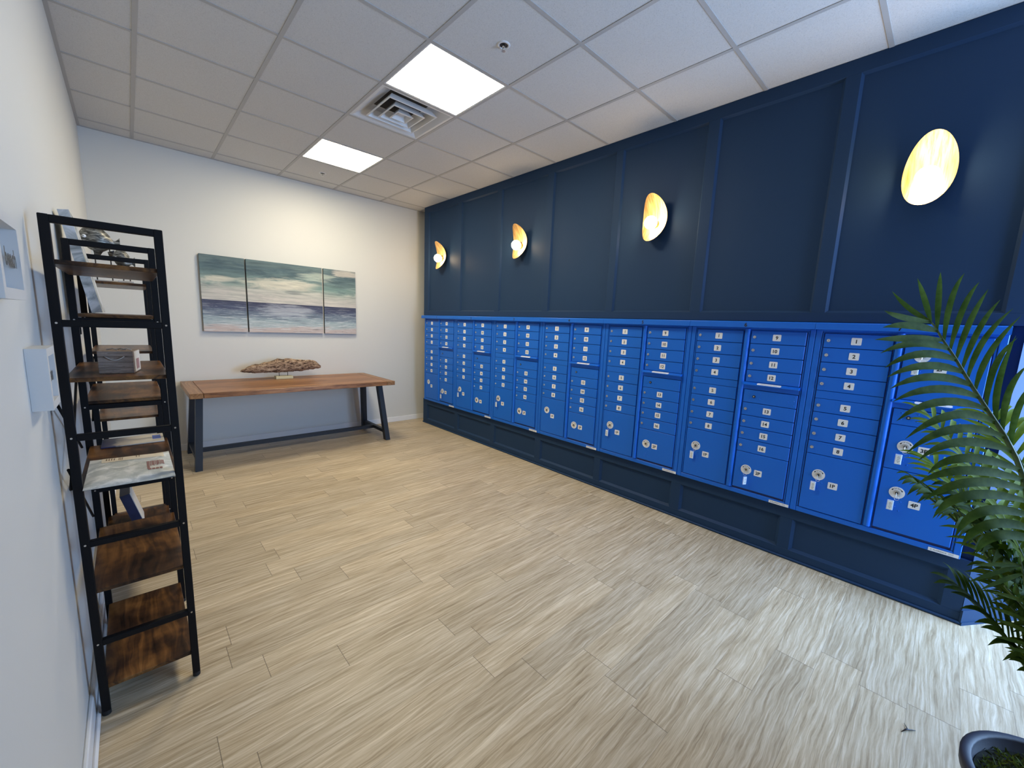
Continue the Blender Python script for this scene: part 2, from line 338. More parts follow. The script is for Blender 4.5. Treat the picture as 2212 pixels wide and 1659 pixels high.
# ------------------------------------------------------------ mesh builder
class MB:
    def __init__(s): s.v = []; s.f = []; s.m = []; s.sm = []
    def add(s, vs, fs, mi=0, smooth=False):
        n = len(s.v); s.v += [tuple(v) for v in vs]
        for f in fs: s.f.append(tuple(i+n for i in f)); s.m.append(mi); s.sm.append(smooth)
    def box(s, x0, x1, y0, y1, z0, z1, mi=0):
        if x0 > x1: x0, x1 = x1, x0
        if y0 > y1: y0, y1 = y1, y0
        if z0 > z1: z0, z1 = z1, z0
        s.add([(x0,y0,z0),(x1,y0,z0),(x1,y1,z0),(x0,y1,z0),(x0,y0,z1),(x1,y0,z1),(x1,y1,z1),(x0,y1,z1)],
              [(0,3,2,1),(4,5,6,7),(0,1,5,4),(1,2,6,5),(2,3,7,6),(3,0,4,7)], mi)
    def cbox(s, x0, x1, y0, y1, z0, z1, c=0.002, mi=0):
        """box with chamfered edges"""
        if x0 > x1: x0, x1 = x1, x0
        if y0 > y1: y0, y1 = y1, y0
        if z0 > z1: z0, z1 = z1, z0
        c = min(c, (x1-x0)*.45, (y1-y0)*.45, (z1-z0)*.45)
        V = []; idx = {}
        for i, (xa, xs) in enumerate(((x0, 1), (x1, -1))):
            for j, (ya, ys) in enumerate(((y0, 1), (y1, -1))):
                for k, (za, zs) in enumerate(((z0, 1), (z1, -1))):
                    for a in range(3):
                        q = [xa+xs*c, ya+ys*c, za+zs*c]; q[a] = (xa, ya, za)[a]
                        idx[(i, j, k, a)] = len(V); V.append(tuple(q))
        F = []
        for a in range(3):
            b1, b2 = [q for q in range(3) if q != a]
            for sd in (0, 1):
                ring = []
                for (u, w_) in ((0, 0), (1, 0), (1, 1), (0, 1)):
                    key = [0, 0, 0]; key[a] = sd; key[b1] = u; key[b2] = w_
                    ring.append(idx[(*key, a)])
                F.append(ring)
        for a in range(3):
            b1, b2 = [q for q in range(3) if q != a]
            for u in (0, 1):
                for w_ in (0, 1):
                    k0 = [0, 0, 0]; k0[b1] = u; k0[b2] = w_; k1 = list(k0); k1[a] = 1
                    F.append([idx[(*k0, b1)], idx[(*k1, b1)], idx[(*k1, b2)], idx[(*k0, b2)]])
        for i in (0, 1):
            for j in (0, 1):
                for k in (0, 1): F.append([idx[(i, j, k, 0)], idx[(i, j, k, 1)], idx[(i, j, k, 2)]])
        cx, cy, cz = (x0+x1)/2, (y0+y1)/2, (z0+z1)/2
        G = []
        for f in F:
            p0, p1, p2 = (Vector(V[q]) for q in f[:3]); nrm = (p1-p0).cross(p2-p0)
            cen = sum((Vector(V[q]) for q in f), Vector())/len(f)
            G.append(tuple(f) if nrm.dot(cen-Vector((cx, cy, cz))) > 0 else tuple(reversed(f)))
        s.add(V, G, mi)
    def bar(s, p0, p1, wx, wy, up=(0, 0, 1), mi=0):
        """rectangular bar from p0 to p1; wx across, wy along the up hint"""
        p0, p1 = Vector(p0), Vector(p1); d = (p1-p0).normalized(); u = Vector(up)
        a = d.cross(u).normalized(); b_ = a.cross(d).normalized()
        V = []
        for p in (p0, p1):
            for sa, sb in ((-1,-1),(1,-1),(1,1),(-1,1)): V.append(p+a*sa*wx/2+b_*sb*wy/2)
        s.add(V, [(3,2,1,0),(4,5,6,7),(0,1,5,4),(1,2,6,5),(2,3,7,6),(3,0,4,7)], mi)
    def tube(s, pts, rs, n=8, mi=0, smooth=True, caps=True):
        pts = [Vector(p) for p in pts]; rs = rs if isinstance(rs, (list, tuple)) else [rs]*len(pts)
        V = []; F = []; prev = None
        for i, p in enumerate(pts):
            d = (pts[min(i+1, len(pts)-1)]-pts[max(i-1, 0)]).normalized()
            a = prev if prev is not None else (Vector((0, 0, 1)) if abs(d.z) < 0.9 else Vector((1, 0, 0)))
            a = (a-d*a.dot(d)).normalized(); prev = a; b_ = d.cross(a)
            for k in range(n):
                t_ = 2*PI*k/n; V.append(p+(a*math.cos(t_)+b_*math.sin(t_))*rs[i])
        for i in range(len(pts)-1):
            for k in range(n): F.append((i*n+k, i*n+(k+1) % n, (i+1)*n+(k+1) % n, (i+1)*n+k))
        if caps:
            F.append(tuple(reversed(range(n)))); F.append(tuple((len(pts)-1)*n+k for k in range(n)))
        s.add(V, F, mi, smooth)
    def disc(s, c, ax, r, h, n=24, mi=0, r2=None):
        c = Vector(c); ax = Vector(ax).normalized(); s.tube([c, c+ax*h], [r, r if r2 is None else r2], n, mi, False)
    def sphere(s, c, r, n=16, mi=0, sc=(1, 1, 1)):
        V = [(c[0], c[1], c[2]+r*sc[2])]; F = []
        m_ = n//2
        for i in range(1, m_):
            t_ = PI*i/m_
            for k in range(n):
                q = 2*PI*k/n; V.append((c[0]+r*sc[0]*math.sin(t_)*math.cos(q), c[1]+r*sc[1]*math.sin(t_)*math.sin(q), c[2]+r*sc[2]*math.cos(t_)))
        V.append((c[0], c[1], c[2]-r*sc[2]))
        for k in range(n): F.append((0, 1+k, 1+(k+1) % n))
        for i in range(m_-2):
            for k in range(n): F.append((1+i*n+k, 1+(i+1)*n+k, 1+(i+1)*n+(k+1) % n, 1+i*n+(k+1) % n))
        L = len(V)-1
        for k in range(n): F.append((L, 1+(m_-2)*n+(k+1) % n, 1+(m_-2)*n+k))
        s.add(V, F, mi, True)
    def grid(s, P, nu, nv, mi=0, smooth=True):
        F = [(i*(nv+1)+j, (i+1)*(nv+1)+j, (i+1)*(nv+1)+j+1, i*(nv+1)+j+1) for i in range(nu) for j in range(nv)]
        s.add(P, F, mi, smooth)
    def text(s, string, size, place, mi=0, bold=0.0):
        vs, fs = text_mesh(string, size, bold)
        s.add([place(x, y) for x, y in vs], fs, mi)
    def mesh(s, name, mats, origin=(0, 0, 0)):
        me = bpy.data.meshes.new(name)
        ox, oy, oz = origin
        me.from_pydata([(x-ox, y-oy, z-oz) for x, y, z in s.v], [], s.f)
        for mt in (mats if isinstance(mats, (list, tuple)) else [mats]): me.materials.append(mt)
        for p_, mi, sm_ in zip(me.polygons, s.m, s.sm): p_.material_index = mi; p_.use_smooth = sm_
        me.update(); return me

TEXTS = {}
def text_mesh(string, size, bold=0.0):
    key = (string, size, bold)
    if key not in TEXTS:
        c = bpy.data.curves.new('t', 'FONT'); c.body = string; c.size = size; c.offset = bold; c.resolution_u = 3
        c.align_x = 'CENTER'; c.align_y = 'CENTER'
        o = bpy.data.objects.new('t', c); COL.objects.link(o)
        dg = bpy.context.evaluated_depsgraph_get(); e = o.evaluated_get(dg); me = e.to_mesh()
        vs = [(v.co.x, v.co.y) for v in me.vertices]; fs = [tuple(p.vertices) for p in me.polygons]
        e.to_mesh_clear(); bpy.data.objects.remove(o); bpy.data.curves.remove(c)
        # centre on the bounding box
        if vs:
            cx = (min(v[0] for v in vs)+max(v[0] for v in vs))/2; cy = (min(v[1] for v in vs)+max(v[1] for v in vs))/2
            vs = [(x-cx, y-cy) for x, y in vs]
        TEXTS[key] = (vs, fs)
    return TEXTS[key]

def tag(o, label=None, cat=None, group=None, kind=None):
    if label: o['label'] = label
    if cat: o['category'] = cat
    if group: o['group'] = group
    if kind: o['kind'] = kind
    return o
def thing(name, loc, label, cat, group=None, rz=0.0):
    o = bpy.data.objects.new(name, None); COL.objects.link(o); o.empty_display_size = 0.05
    o.location = loc; o.rotation_euler = (0, 0, rz)
    return tag(o, label, cat, group)
def wloc(o):
    v = Vector((0, 0, 0))
    while o is not None: v += Vector(o.location); o = o.parent
    return v
def put(name, mb, mats, parent=None, origin=None, local=False):
    """link a mesh; coordinates are world ones unless local"""
    if parent is not None: org = (0, 0, 0) if local else tuple(wloc(parent))
    else: org = origin or (0, 0, 0)
    me = mb.mesh(name, mats, org)
    o = bpy.data.objects.new(name, me); COL.objects.link(o)
    if parent is not None: o.parent = parent
    else: o.location = org
    return o
def link_mesh(name, me, parent, loc=(0, 0, 0)):
    o = bpy.data.objects.new(name, me); COL.objects.link(o); o.parent = parent; o.location = loc; return o
def struct(name, mb, mats, parent=None):
    o = put(name, mb, mats, parent)
    if parent is None: o['kind'] = 'structure'
    return o

# ------------------------------------------------------------ room shell
b = MB(); b.box(0, XR, YF, 0, -0.1, 0); struct('floor', b, M_FLOOR)
b = MB(); b.box(-0.12, 0, YF, 0.12, -0.1, H+0.1); struct('wall_left', b, M_WALL)
b = MB(); b.box(0, XR, 0, 0.12, -0.1, H+0.1); struct('wall_back', b, M_WALL)
b = MB(); b.box(XR, XR+0.12, YF, 0.12, -0.1, H+0.1); struct('wall_side', b, M_WALL)
b = MB()
WX0, WX1, WZ0, WZ1 = 2.6, 5.4, 0.12, 2.75
b.box(-0.12, WX0, YF-0.12, YF, -0.1, H+0.1); b.box(WX1, XR+0.12, YF-0.12, YF, -0.1, H+0.1)
b.box(WX0, WX1, YF-0.12, YF, -0.1, WZ0); b.box(WX0, WX1, YF-0.12, YF, WZ1, H+0.1)
struct('wall_front', b, M_WALL)
b = MB()
for x in (WX0, (WX0+WX1)/2-0.03, WX1-0.06): b.box(x, x+0.06, YF-0.09, YF-0.03, WZ0, WZ1)
for z in (WZ0, WZ1-0.06): b.box(WX0, WX1, YF-0.089, YF-0.031, z, z+0.06)
struct('window_1', b, M_TRIMW)

# ceiling tiles (light and diffuser cells left open for the fixtures)
LIGHTS = ((0, 0), (0, 3)); VENT = (0, 1)
b = MB()
i0, i1 = -3, 8; j0, j1 = -10, 5
for i in range(i0, i1):
    for j in range(j0, j1+1):
        if (i, j) in LIGHTS or (i, j) == VENT: continue
        x0, x1 = max(0, GX+i*T), min(XR, GX+(i+1)*T); y0, y1 = max(YF, GY+j*T), min(0, GY+(j+1)*T)
        if x1 <= x0 or y1 <= y0: continue
        b.box(x0, x1, y0, y1, H, H+0.016)
struct('ceiling', b, M_TILE)
b = MB()
for i in range(i0+1, i1): x = GX+i*T; b.box(x-0.0118, x+0.0118, YF, 0, H-0.0035, H+0.002)
for j in range(j0+1, j1+1):
    y = GY+j*T
    for i in range(i0, i1):
        x0, x1 = max(0, GX+i*T+0.0119), min(XR, GX+(i+1)*T-0.0119)
        b.box(x0, x1, y-0.0118, y+0.0118, H-0.0034, H+0.002)
# wall angle
b.box(0, 0.02, YF, -0.02, H-0.003, H+0.001); b.box(0, XR, -0.02, 0, H-0.003, H+0.001)
struct('trim_1', b, M_TBAR)

# baseboards
b = MB(); b.cbox(0, 0.013, YF, -0.013, 0, 0.088, 0.004); b.cbox(0.013, 0.026, YF, -0.026, 0, 0.018, 0.006); struct('baseboard_left', b, M_TRIMW)
b = MB(); b.cbox(0, XR, -0.011, 0, 0, 0.074, 0.003); struct('baseboard_back', b, M_TRIMW)

# ---- blue panelled wall
PF = 0.018  # how far the boards stand out of the recessed panels
xp = XB+PF
b = MB(); b.box(xp, 4.35, YE+0.0005, -GAP, 0, H); struct('wall_right', b, M_NAVY)
b = MB(); dl = Vector((0.83, -0.56, 0)); nn_ = Vector((-dl.y, dl.x, 0))
c0 = Vector((XB, YE, 0)); c1 = c0+dl*1.9
b.add([c0, c1, c1+Vector((0.3, 0.5, 0)), Vector((xp+0.3, YE+0.0004, 0)), Vector((xp, YE+0.0004, 0))]+[q+Vector((0, 0, H)) for q in (c0, c1, c1+Vector((0.3, 0.5, 0)), Vector((xp+0.3, YE+0.0004, 0)), Vector((xp, YE+0.0004, 0)))],
      [(0,1,6,5),(1,2,7,6),(2,3,8,7),(3,4,9,8),(4,0,5,9),(4,3,2,1,0),(5,6,7,8,9)])
struct('wall_angled', b, M_NAVY)
b = MB(); n2 = Vector((dl.y, -dl.x, 0)).normalized()
for (t0_, z0_, z1_) in ((0.014, 0.0, 0.018), (0.010, 0.018, 0.085)):
    a0, a1 = c0-dl*0.008, c1; q = [a0+n2*0.0004, a1+n2*0.0004, a1+n2*t0_, a0+n2*t0_]
    b.add([(v.x, v.y, z0_) for v in q]+[(v.x, v.y, z1_) for v in q], [(0,1,2,3),(7,6,5,4),(0,4,5,1),(1,5,6,2),(2,6,7,3),(3,7,4,0)])
struct('baseboard_angled', b, M_NAVY)
ST = [(-GAP, -0.340), (-1.043, -1.120), (-1.811, -1.886), (-2.575, -2.660), (-3.368, -3.440), (-4.139, -4.220), (-4.915, -4.990), (-5.708, YE)]
ZU0, ZU1, ZL0, ZL1 = 1.652, 2.992, 0.068, 0.283
b = MB()
b.cbox(XB, xp, YE, -GAP, ZU1, H-0.0005, 0.003)
b.cbox(XB, xp, YE, -GAP, 1.5905, ZU0, 0.003)
for a, c in ST: b.cbox(XB+0.0003, xp, c, a, ZU0-0.004, ZU1+0.004, 0.003)
for (a, c), (d, e) in zip(ST[:-1], ST[1:]):      # small panel bead
    y0, y1 = d, c
    for (P, Q) in (((y0, ZU0), (y1, ZU0)), ((y0, ZU1), (y1, ZU1)), ((y0, ZU0), (y0, ZU1)), ((y1, ZU0), (y1, ZU1))):
        sy = 0 if P[0] != Q[0] else (1 if P[0] == y0 else -1); sz = 0 if P[1] != Q[1] else (1 if P[1] == ZU0 else -1)
        wdt = 0.011
        V = []
        for q in (P, Q):
            V += [(XB+0.004, q[0], q[1]), (xp, q[0], q[1]), (xp, q[0]+sy*wdt, q[1]+sz*wdt)]
        b.add(V, [(0,1,2),(3,5,4),(0,2,5,3),(0,3,4,1),(1,4,5,2)])
struct('trim_2', b, M_NAVY)
b = MB()
b.cbox(XB, xp, YE, -GAP, ZL1, 0.3635, 0.003); b.cbox(XB, xp, YE, -GAP, 0.0, ZL0, 0.003)
for a, c in ST: b.cbox(XB+0.0003, xp, c, a, ZL0-0.004, ZL1+0.004, 0.003)
for (a, c), (d, e) in zip(ST[:-1], ST[1:]):
    y0, y1 = d, c
    for (P, Q) in (((y0, ZL0), (y1, ZL0)), ((y0, ZL1), (y1, ZL1)), ((y0, ZL0), (y0, ZL1)), ((y1, ZL0), (y1, ZL1))):
        sy = 0 if P[0] != Q[0] else (1 if P[0] == y0 else -1); sz = 0 if P[1] != Q[1] else (1 if P[1] == ZL0 else -1)
        wdt = 0.014
        V = []
        for q in (P, Q):
            V += [(XB+0.004, q[0], q[1]), (xp, q[0], q[1]), (xp, q[0]+sy*wdt, q[1]+sz*wdt)]
        b.add(V, [(0,1,2),(3,5,4),(0,2,5,3),(0,3,4,1),(1,4,5,2)])
struct('trim_3', b, M_NAVY)
b = MB()
b.cbox(XB-0.014, XB-0.0003, YE-0.006, -GAP, 0, 0.018, 0.006)            # shoe moulding along the front
struct('baseboard_right', b, M_NAVY)

# ------------------------------------------------------------ mailbox cabinets
U0, UP = -0.300, 0.7775
ZB = 0.3640
def L(d, u, z): return (-d, -u, z-ZB)          # local: d out of the wall, u along it, z height
def lbox(mb, d0, d1, u0, u1, z0, z1, c=0.0, mi=0):
    a, e = L(d0, u0, z0), L(d1, u1, z1)
    if c: mb.cbox(a[0], e[0], a[1], e[1], a[2], e[2], c, mi)
    else: mb.box(a[0], e[0], a[1], e[1], a[2], e[2], mi)
DF, DD = 0.030, 0.0325                          # frame face, door face
COLL, COLR = (0.0475, 0.3645), (0.4155, 0.7325)
LEFT_Z = [(1.4385, 1.523), (1.3495, 1.435), (1.2605, 1.346), (1.1725, 1.257), (1.0370, 1.1205), (0.9455, 1.0335), (0.8525, 0.942), (0.768, 0.849)]
RIGHT_Z = [(1.4395, 1.525), (1.3505, 1.436), (1.2595, 1.347), (1.1745, 1.256), (0.9405, 1.028), (0.856, 0.937), (0.770, 0.8525), (0.678, 0.7665)]
CACHE = {}
def cached(key, fn):
    if key not in CACHE: CACHE[key] = fn()
    return CACHE[key]

def body_mesh(u1l):
    m_ = MB()
    lbox(m_, -0.015, 0.021, 0.0015+u1l, UP-0.0015, ZB, 1.5465, 0, 1)             # carcass behind the doors
    lbox(m_, 0.0, DF, 0.001+u1l, 0.0330, ZB, 1.5465, 0.003)                      # outer stiles
    lbox(m_, 0.0, DF, 0.7480, UP-0.001, ZB, 1.5465, 0.003)
    lbox(m_, 0.0, DF-0.0005, 0.033, 0.748, 1.5335, 1.5465, 0.001)
    lbox(m_, 0.0, DF-0.0005, 0.033, 0.748, ZB, 0.3955, 0.003)
    for u0, u1 in ((0.0355, 0.0425), (0.3690, 0.3715), (0.4080, 0.4110), (0.7375, 0.7455)):   # inner door frames
        lbox(m_, 0.018, DF-0.003, u0, u1, 0.398, 1.531, 0.0012)
    lbox(m_, 0.018, DF-0.003, 0.0355, 0.7455, 1.5265, 1.5315, 0.0012)
    return m_.mesh('cabinet_body', [M_BLUE, M_BLUED])
def cap_mesh(lead):
    m_ = MB(); e = 0.0008
    P = [(0.0, 1.545), (0.073, 1.545), (0.073, 1.5805), (0.068, 1.5855), (0.0, 1.5900)]
    V = [L(d, u, z) for u in (e+lead, UP-e) for d, z in P]; n = len(P)
    m_.add(V, [tuple(range(n)), tuple(reversed(range(n, 2*n)))]+[(i, i+n, (i+1) % n+n, (i+1) % n) for i in range(n)])
    return m_.mesh('top_cap', M_BLUE)
def divider_mesh():
    m_ = MB(); V = []; n = 10
    for z in (0.402, 1.536):
        V.append(L(0.019, 0.3725, z))
        for k in range(n+1):
            a = PI*k/n; V.append(L(0.0275+0.0155*math.sin(a), 0.3900-0.0165*math.cos(a), z))
        V.append(L(0.019, 0.4075, z))
    q = n+3
    m_.add(V, [(i, i+1, i+1+q, i+q) for i in range(q-1)], 0, True)
    m_.add(V, [tuple(reversed(range(q))), tuple(range(q, 2*q))])
    return m_.mesh('divider', M_BLUE)
def door_mesh(h, w_=0.3168, name='mailbox_door', riv=None):
    def fn():
        m_ = MB(); m_.cbox(-DD, -0.020, -w_, 0, 0, h, 0.0024)
        m_.box(-DD+0.002, -0.021, -0.0014, -0.0002, 0.002, h-0.002)
        if riv:
            for (u, z) in riv:
                m_.sphere((-DD, -u, z), 0.0036, 8, 0, (0.5, 1, 1))
        return m_.mesh(name, M_BLUE)
    return cached((name, round(h, 4), bool(riv)), fn)
def lock_mesh():
    m_ = MB(); m_.disc((-DD, 0, 0), (-1, 0, 0), 0.0098, 0.003, 16); m_.disc((-DD-0.003, 0, 0), (-1, 0, 0), 0.0088, 0.004, 16, 0, 0.0072)
    m_.box(-DD-0.0074, -DD-0.0068, -0.001, 0.001, -0.0035, 0.0035, 1)
    return m_.mesh('lock', [M_CHROME, M_DARKM])
def number_mesh(s_):
    def fn():
        m_ = MB(); n = 5; w_, h_, r = 0.048, 0.0425, 0.0045
        P = []
        for (cx, cz, a0) in ((w_/2-r, h_/2-r, 0), (-w_/2+r, h_/2-r, 90), (-w_/2+r, -h_/2+r, 180), (w_/2-r, -h_/2+r, 270)):
            for k in range(n): a = math.radians(a0+90*k/(n-1)); P.append((cx+r*math.cos(a), cz+r*math.sin(a)))
        q = len(P)
        V = [(-DD-0.0008, -x, z) for x, z in P]+[(-DD+0.0002, -x, z) for x, z in P]
        m_.add(V, [tuple(range(q))]+[(i, i+q, (i+1) % q+q, (i+1) % q) for i in range(q)])
        m_.text(s_, 0.030 if len(s_) < 2 or s_[0] == '1' and s_[1] != 'P' else 0.029, lambda x, y: (-DD-0.0011, -x, y), 1, 0.0009)
        return m_.mesh('number_label', [M_LABEL, M_INK])
    return cached(('num', s_), fn)
def plate_mesh():
    m_ = MB(); m_.disc((-DD, 0, 0), (-1, 0, 0), 0.034, 0.0012, 32, 0)
    m_.disc((-DD-0.0012, 0, 0), (-1, 0, 0), 0.0145, 0.006, 20, 1, 0.0135)
    m_.box(-DD-0.0078, -DD-0.0070, -0.0015, 0.0015, -0.006, 0.006, 2)
    m_.disc((-DD-0.0068, 0, 0), (-1, 0, 0), 0.0068, 0.0008, 14, 2)
    for ch, ang in (('O', 26), ('P', 9), ('E', -9), ('N', -26)):      # clockwise from the top reads left to right
        t_ = math.radians(ang); uc, zc = -0.0250*math.sin(t_), 0.0250*math.cos(t_)
        m_.text(ch, 0.0105, lambda x, y, t_=t_, uc=uc, zc=zc: (-DD-0.0015, -(uc+x*math.cos(t_)-y*math.sin(t_)), zc+x*math.sin(t_)+y*math.cos(t_)), 3, 0.0003)
    for sgn in (-1, 1):
        t_ = math.radians(52); uc, zc = sgn*0.0245*math.sin(t_), 0.0245*math.cos(t_)
        d_ = Vector((sgn*math.cos(t_), -math.sin(t_))); n_ = Vector((d_.y, -d_.x))
        P = [Vector((uc, zc))-d_*0.005-n_*0.0018, Vector((uc, zc))-d_*0.005+n_*0.0018, Vector((uc, zc))+d_*0.005+n_*0.0032, Vector((uc, zc))+d_*0.005-n_*0.0032]
        m_.add([(-DD-0.0015, -q.x, q.y) for q in P], [(0, 1, 2, 3)], 2)
    return m_.mesh('lock_plate', [M_LABEL, M_CHROME, M_INK, M_GREYINK])
RIV = [(-0.008, -0.052), (0.022, -0.050), (0.0, -0.083), (-0.008, -0.103), (0.020, -0.103)]
def parcel_door(root, col, z0, z1, lock_u, lock_z, num, num_u, num_z, extra_label=None):
    h = z1-z0; u0 = col[0]
    riv = [(lock_u-u0+a, lock_z-z0+c) for a, c in RIV]
    me = cached(('parcel', round(h, 4), round(lock_u-u0, 4), round(lock_z-z0, 4)), lambda: None)
    if me is None:
        me = door_mesh(h+0.00001*len(CACHE), 0.3168, 'parcel_door', riv); CACHE[('parcel', round(h, 4), round(lock_u-u0, 4), round(lock_z-z0, 4))] = me
    d_ = link_mesh('parcel_door', me, root, L(0, u0, z0))
    if num:
        link_mesh('number_label', number_mesh(num), d_, (0, -(num_u-u0), num_z-z0))
    link_mesh('lock_plate', cached('plate', plate_mesh), d_, (0, -(lock_u-u0), lock_z-z0))
    return d_
def hood_mesh():
    m_ = MB(); u0, u1 = 0.402, 0.738
    P = [(DD-0.012, 1.1725), (DD+0.002, 1.1725), (0.058, 1.1600), (0.058, 1.1545), (DD-0.004, 1.1560), (DD-0.012, 1.15)]
    V = [L(d, u, z) for u in (u0, u1) for d, z in P]; n = len(P)
    m_.add(V, [tuple(range(n)), tuple(reversed(range(n, 2*n)))]+[(i, i+n, (i+1) % n+n, (i+1) % n) for i in range(n)])
    lbox(m_, 0.019, DD-0.004, u0+0.004, u1-0.004, 1.123, 1.1555, 0.001)
    return m_.mesh('outgoing_mail_slot', M_BLUE)
def slot_label_mesh():
    m_ = MB(); s0, s1 = Vector((DD+0.002, 1.1725)), Vector((0.058, 1.1600)); dd = (s1-s0)
    nrm = Vector((-dd.y, dd.x)).normalized()
    if nrm.y < 0: nrm = -nrm
    def pl(x, y, off=0.0006):
        t_ = 0.53-y/0.03; q = s0+dd*t_+nrm*off
        return L(q.x, 0.565+x, q.y)
    w_ = 0.072
    P = [(-w_+0.006, 0.0125), (w_-0.006, 0.0125), (w_, 0.006), (w_, -0.006), (w_-0.006, -0.0125), (-w_+0.006, -0.0125), (-w_, -0.006), (-w_, 0.006)]
    m_.add([pl(x, y) for x, y in P], [tuple(range(8))])
    m_.text('OUTGOING MAIL', 0.0125, lambda x, y: pl(x, y, 0.0009), 1)
    return m_.mesh('slot_label', [M_LABEL, M_GREYINK])
def ogpanel_mesh():
    m_ = MB(); m_.cbox(-DD, -0.020, -0.3168, 0, 0, 0.0880, 0.0016)
    for u, z in ((0.036, 0.068), (0.036, 0.030), (0.102, 0.068), (0.102, 0.030), (0.268, 0.036), (0.302, 0.073), (0.302, 0.046), (0.302, 0.018)):
        m_.sphere((-DD, -u, z), 0.0042, 8, 0, (0.5, 1, 1))
    return m_.mesh('outgoing_access_panel', M_BLUE)
def oglock_mesh():
    m_ = MB(); m_.disc((-DD, 0, 0), (-1, 0, 0), 0.0095, 0.005, 18, 0); m_.disc((-DD-0.005, 0, 0), (-1, 0, 0), 0.0045, 0.001, 12, 1)
    return m_.mesh('lock', [M_DARKM, M_CHROME])
def brand_mesh():
    m_ = MB(); z0, z1 = 0.3665, 0.3855; e = 0.0008
    m_.add([L(DF+e, 0.655, z0), L(DF+e, 0.771, z0), L(DF+e, 0.771, z1), L(DF+e, 0.655, z1)], [(0, 1, 2, 3)])
    zc = (z0+z1)/2
    m_.text('FLORENCE', 0.0105, lambda x, y: L(DF+e+0.0003, 0.700+x, zc+y), 1)
    m_.text('C', 0.012, lambda x, y: L(DF+e+0.0003, 0.667+x, zc+y), 1)
    for k in range(3): m_.add([L(DF+e+0.0003, 0.732, zc-0.004+k*0.004), L(DF+e+0.0003, 0.752, zc-0.004+k*0.004), L(DF+e+0.0003, 0.752, zc-0.0028+k*0.004), L(DF+e+0.0003, 0.732, zc-0.0028+k*0.004)], [(0, 1, 2, 3)], 2)
    return m_.mesh('maker_label', [M_LABEL, M_INK, M_GREYINK])

CAB_LABELS = {
 1: 'blue metal mailbox cabinet 1, farthest one, beside the white back wall',
 2: 'blue metal mailbox cabinet numbered 2 on its top edge, second from the back wall',
 3: 'blue metal mailbox cabinet numbered 3 on its top edge, third from the back wall',
 4: 'blue metal mailbox cabinet numbered 4, the only one without any hanging key',
 5: 'blue metal mailbox cabinet numbered 5, one key tag on its left parcel door',
 6: 'blue metal mailbox cabinet numbered 6, keys hanging on both parcel doors',
 7: 'nearest blue mailbox cabinet with four parcel locks, partly behind palm frond'}
def small_door(root, u0, z0, z1, num):
    h = z1-z0
    d_ = link_mesh('mailbox_door', door_mesh(h), root, L(0, u0, z0))
    link_mesh('lock', cached('lock', lock_mesh), d_, (0, -0.0225, h/2))
    link_mesh('number_label', number_mesh(str(num)), d_, (0, -0.155, h/2))
def cabinet(k):
    root = thing('mailbox_cabinet', (XB, U0-UP*(k-1), ZB), CAB_LABELS[k], 'mailboxes', 'blue mailbox cabinets along the panelled wall')
    lead = 0.0 if k > 1 else -0.0
    link_mesh('cabinet_body', cached('body', lambda: body_mesh(0)), root)
    cap = link_mesh('top_cap', cached('cap', lambda: cap_mesh(0)) if k > 1 else cap_mesh(-0.020), root)
    m_ = MB(); m_.text(str(k), 0.036, lambda x, y: L(0.0735, 0.385+x, 1.563+y), 0, 0.0012)
    link_mesh('cabinet_number', m_.mesh('cabinet_number', M_INK), cap)
    link_mesh('divider', cached('div', divider_mesh), root)
    for n, (z0, z1) in enumerate(LEFT_Z): small_door(root, COLL[0], z0, z1, n+1)
    me = cached('band', lambda: (lambda m_: (m_.cbox(-DD+0.001, -0.02, -0.3168, 0, 0, 0.047, 0.0012), m_.mesh('blank_panel', M_BLUE))[1])(MB()))
    link_mesh('blank_panel', me, root, L(0, COLL[0], 1.123))
    parcel_door(root, COLL, 0.4005, 0.7645, 0.126, 0.639, '1P', 0.204, 0.587)
    if k < 7:
        for n, (z0, z1) in enumerate(RIGHT_Z): small_door(root, COLR[0], z0, z1, n+9)
        parcel_door(root, COLR, 0.4115, 0.6745, 0.492, 0.553, '2P', 0.568, 0.545)
    else:
        parcel_door(root, COLR, 1.1745, 1.525, 0.489, 1.418, '2P', 0.566, 1.355)
        parcel_door(root, COLR, 0.7745, 1.028, 0.490, 0.913, '3P', 0.566, 0.905)
        parcel_door(root, COLR, 0.4115, 0.7710, 0.492, 0.643, '4P', 0.570, 0.593)
    sl = link_mesh('outgoing_mail_slot', cached('hood', hood_mesh), root)
    link_mesh('slot_label', cached('slab', slot_label_mesh), sl)
    pn = link_mesh('outgoing_access_panel', cached('ogp', ogpanel_mesh), root, L(0, COLR[0], 1.0315))
    link_mesh('lock', cached('ogl', oglock_mesh), pn, (0, -0.0655, 0.044))
    link_mesh('maker_label', cached('brand', brand_mesh), root)
    return root
for k in range(1, 8): cabinet(k)

# keys with tags hanging from parcel locks
KEYS = [(1, 0.492, 0.553, 0, 'key on lower right parcel door of the farthest mailbox cabinet'),
        (2, 0.126, 0.639, 0, 'key on left parcel door of second farthest mailbox cabinet'),
        (3, 0.126, 0.639, 0, 'key on left parcel door of the third mailbox cabinet from the back wall'),
        (5, 0.126, 0.639, 0, 'key on left parcel door of cabinet 5, just right of the keyless cabinet'),
        (6, 0.126, 0.639, 0, 'key on 1P parcel door of mailbox cabinet numbered 6'),
        (6, 0.492, 0.553, 1, 'key on 2P parcel door of cabinet 6, its tag turned edge-on'),
        (7, 0.126, 0.639, 0, 'key on 1P parcel door of the nearest mailbox cabinet'),
        (7, 0.489, 1.418, 0, 'key on topmost parcel door of nearest cabinet, behind the palm frond'),
        (7, 0.490, 0.913, 0, 'key on 3P parcel door of the nearest mailbox cabinet'),
        (7, 0.492, 0.643, 0, 'key on 4P parcel door of the nearest mailbox cabinet')]
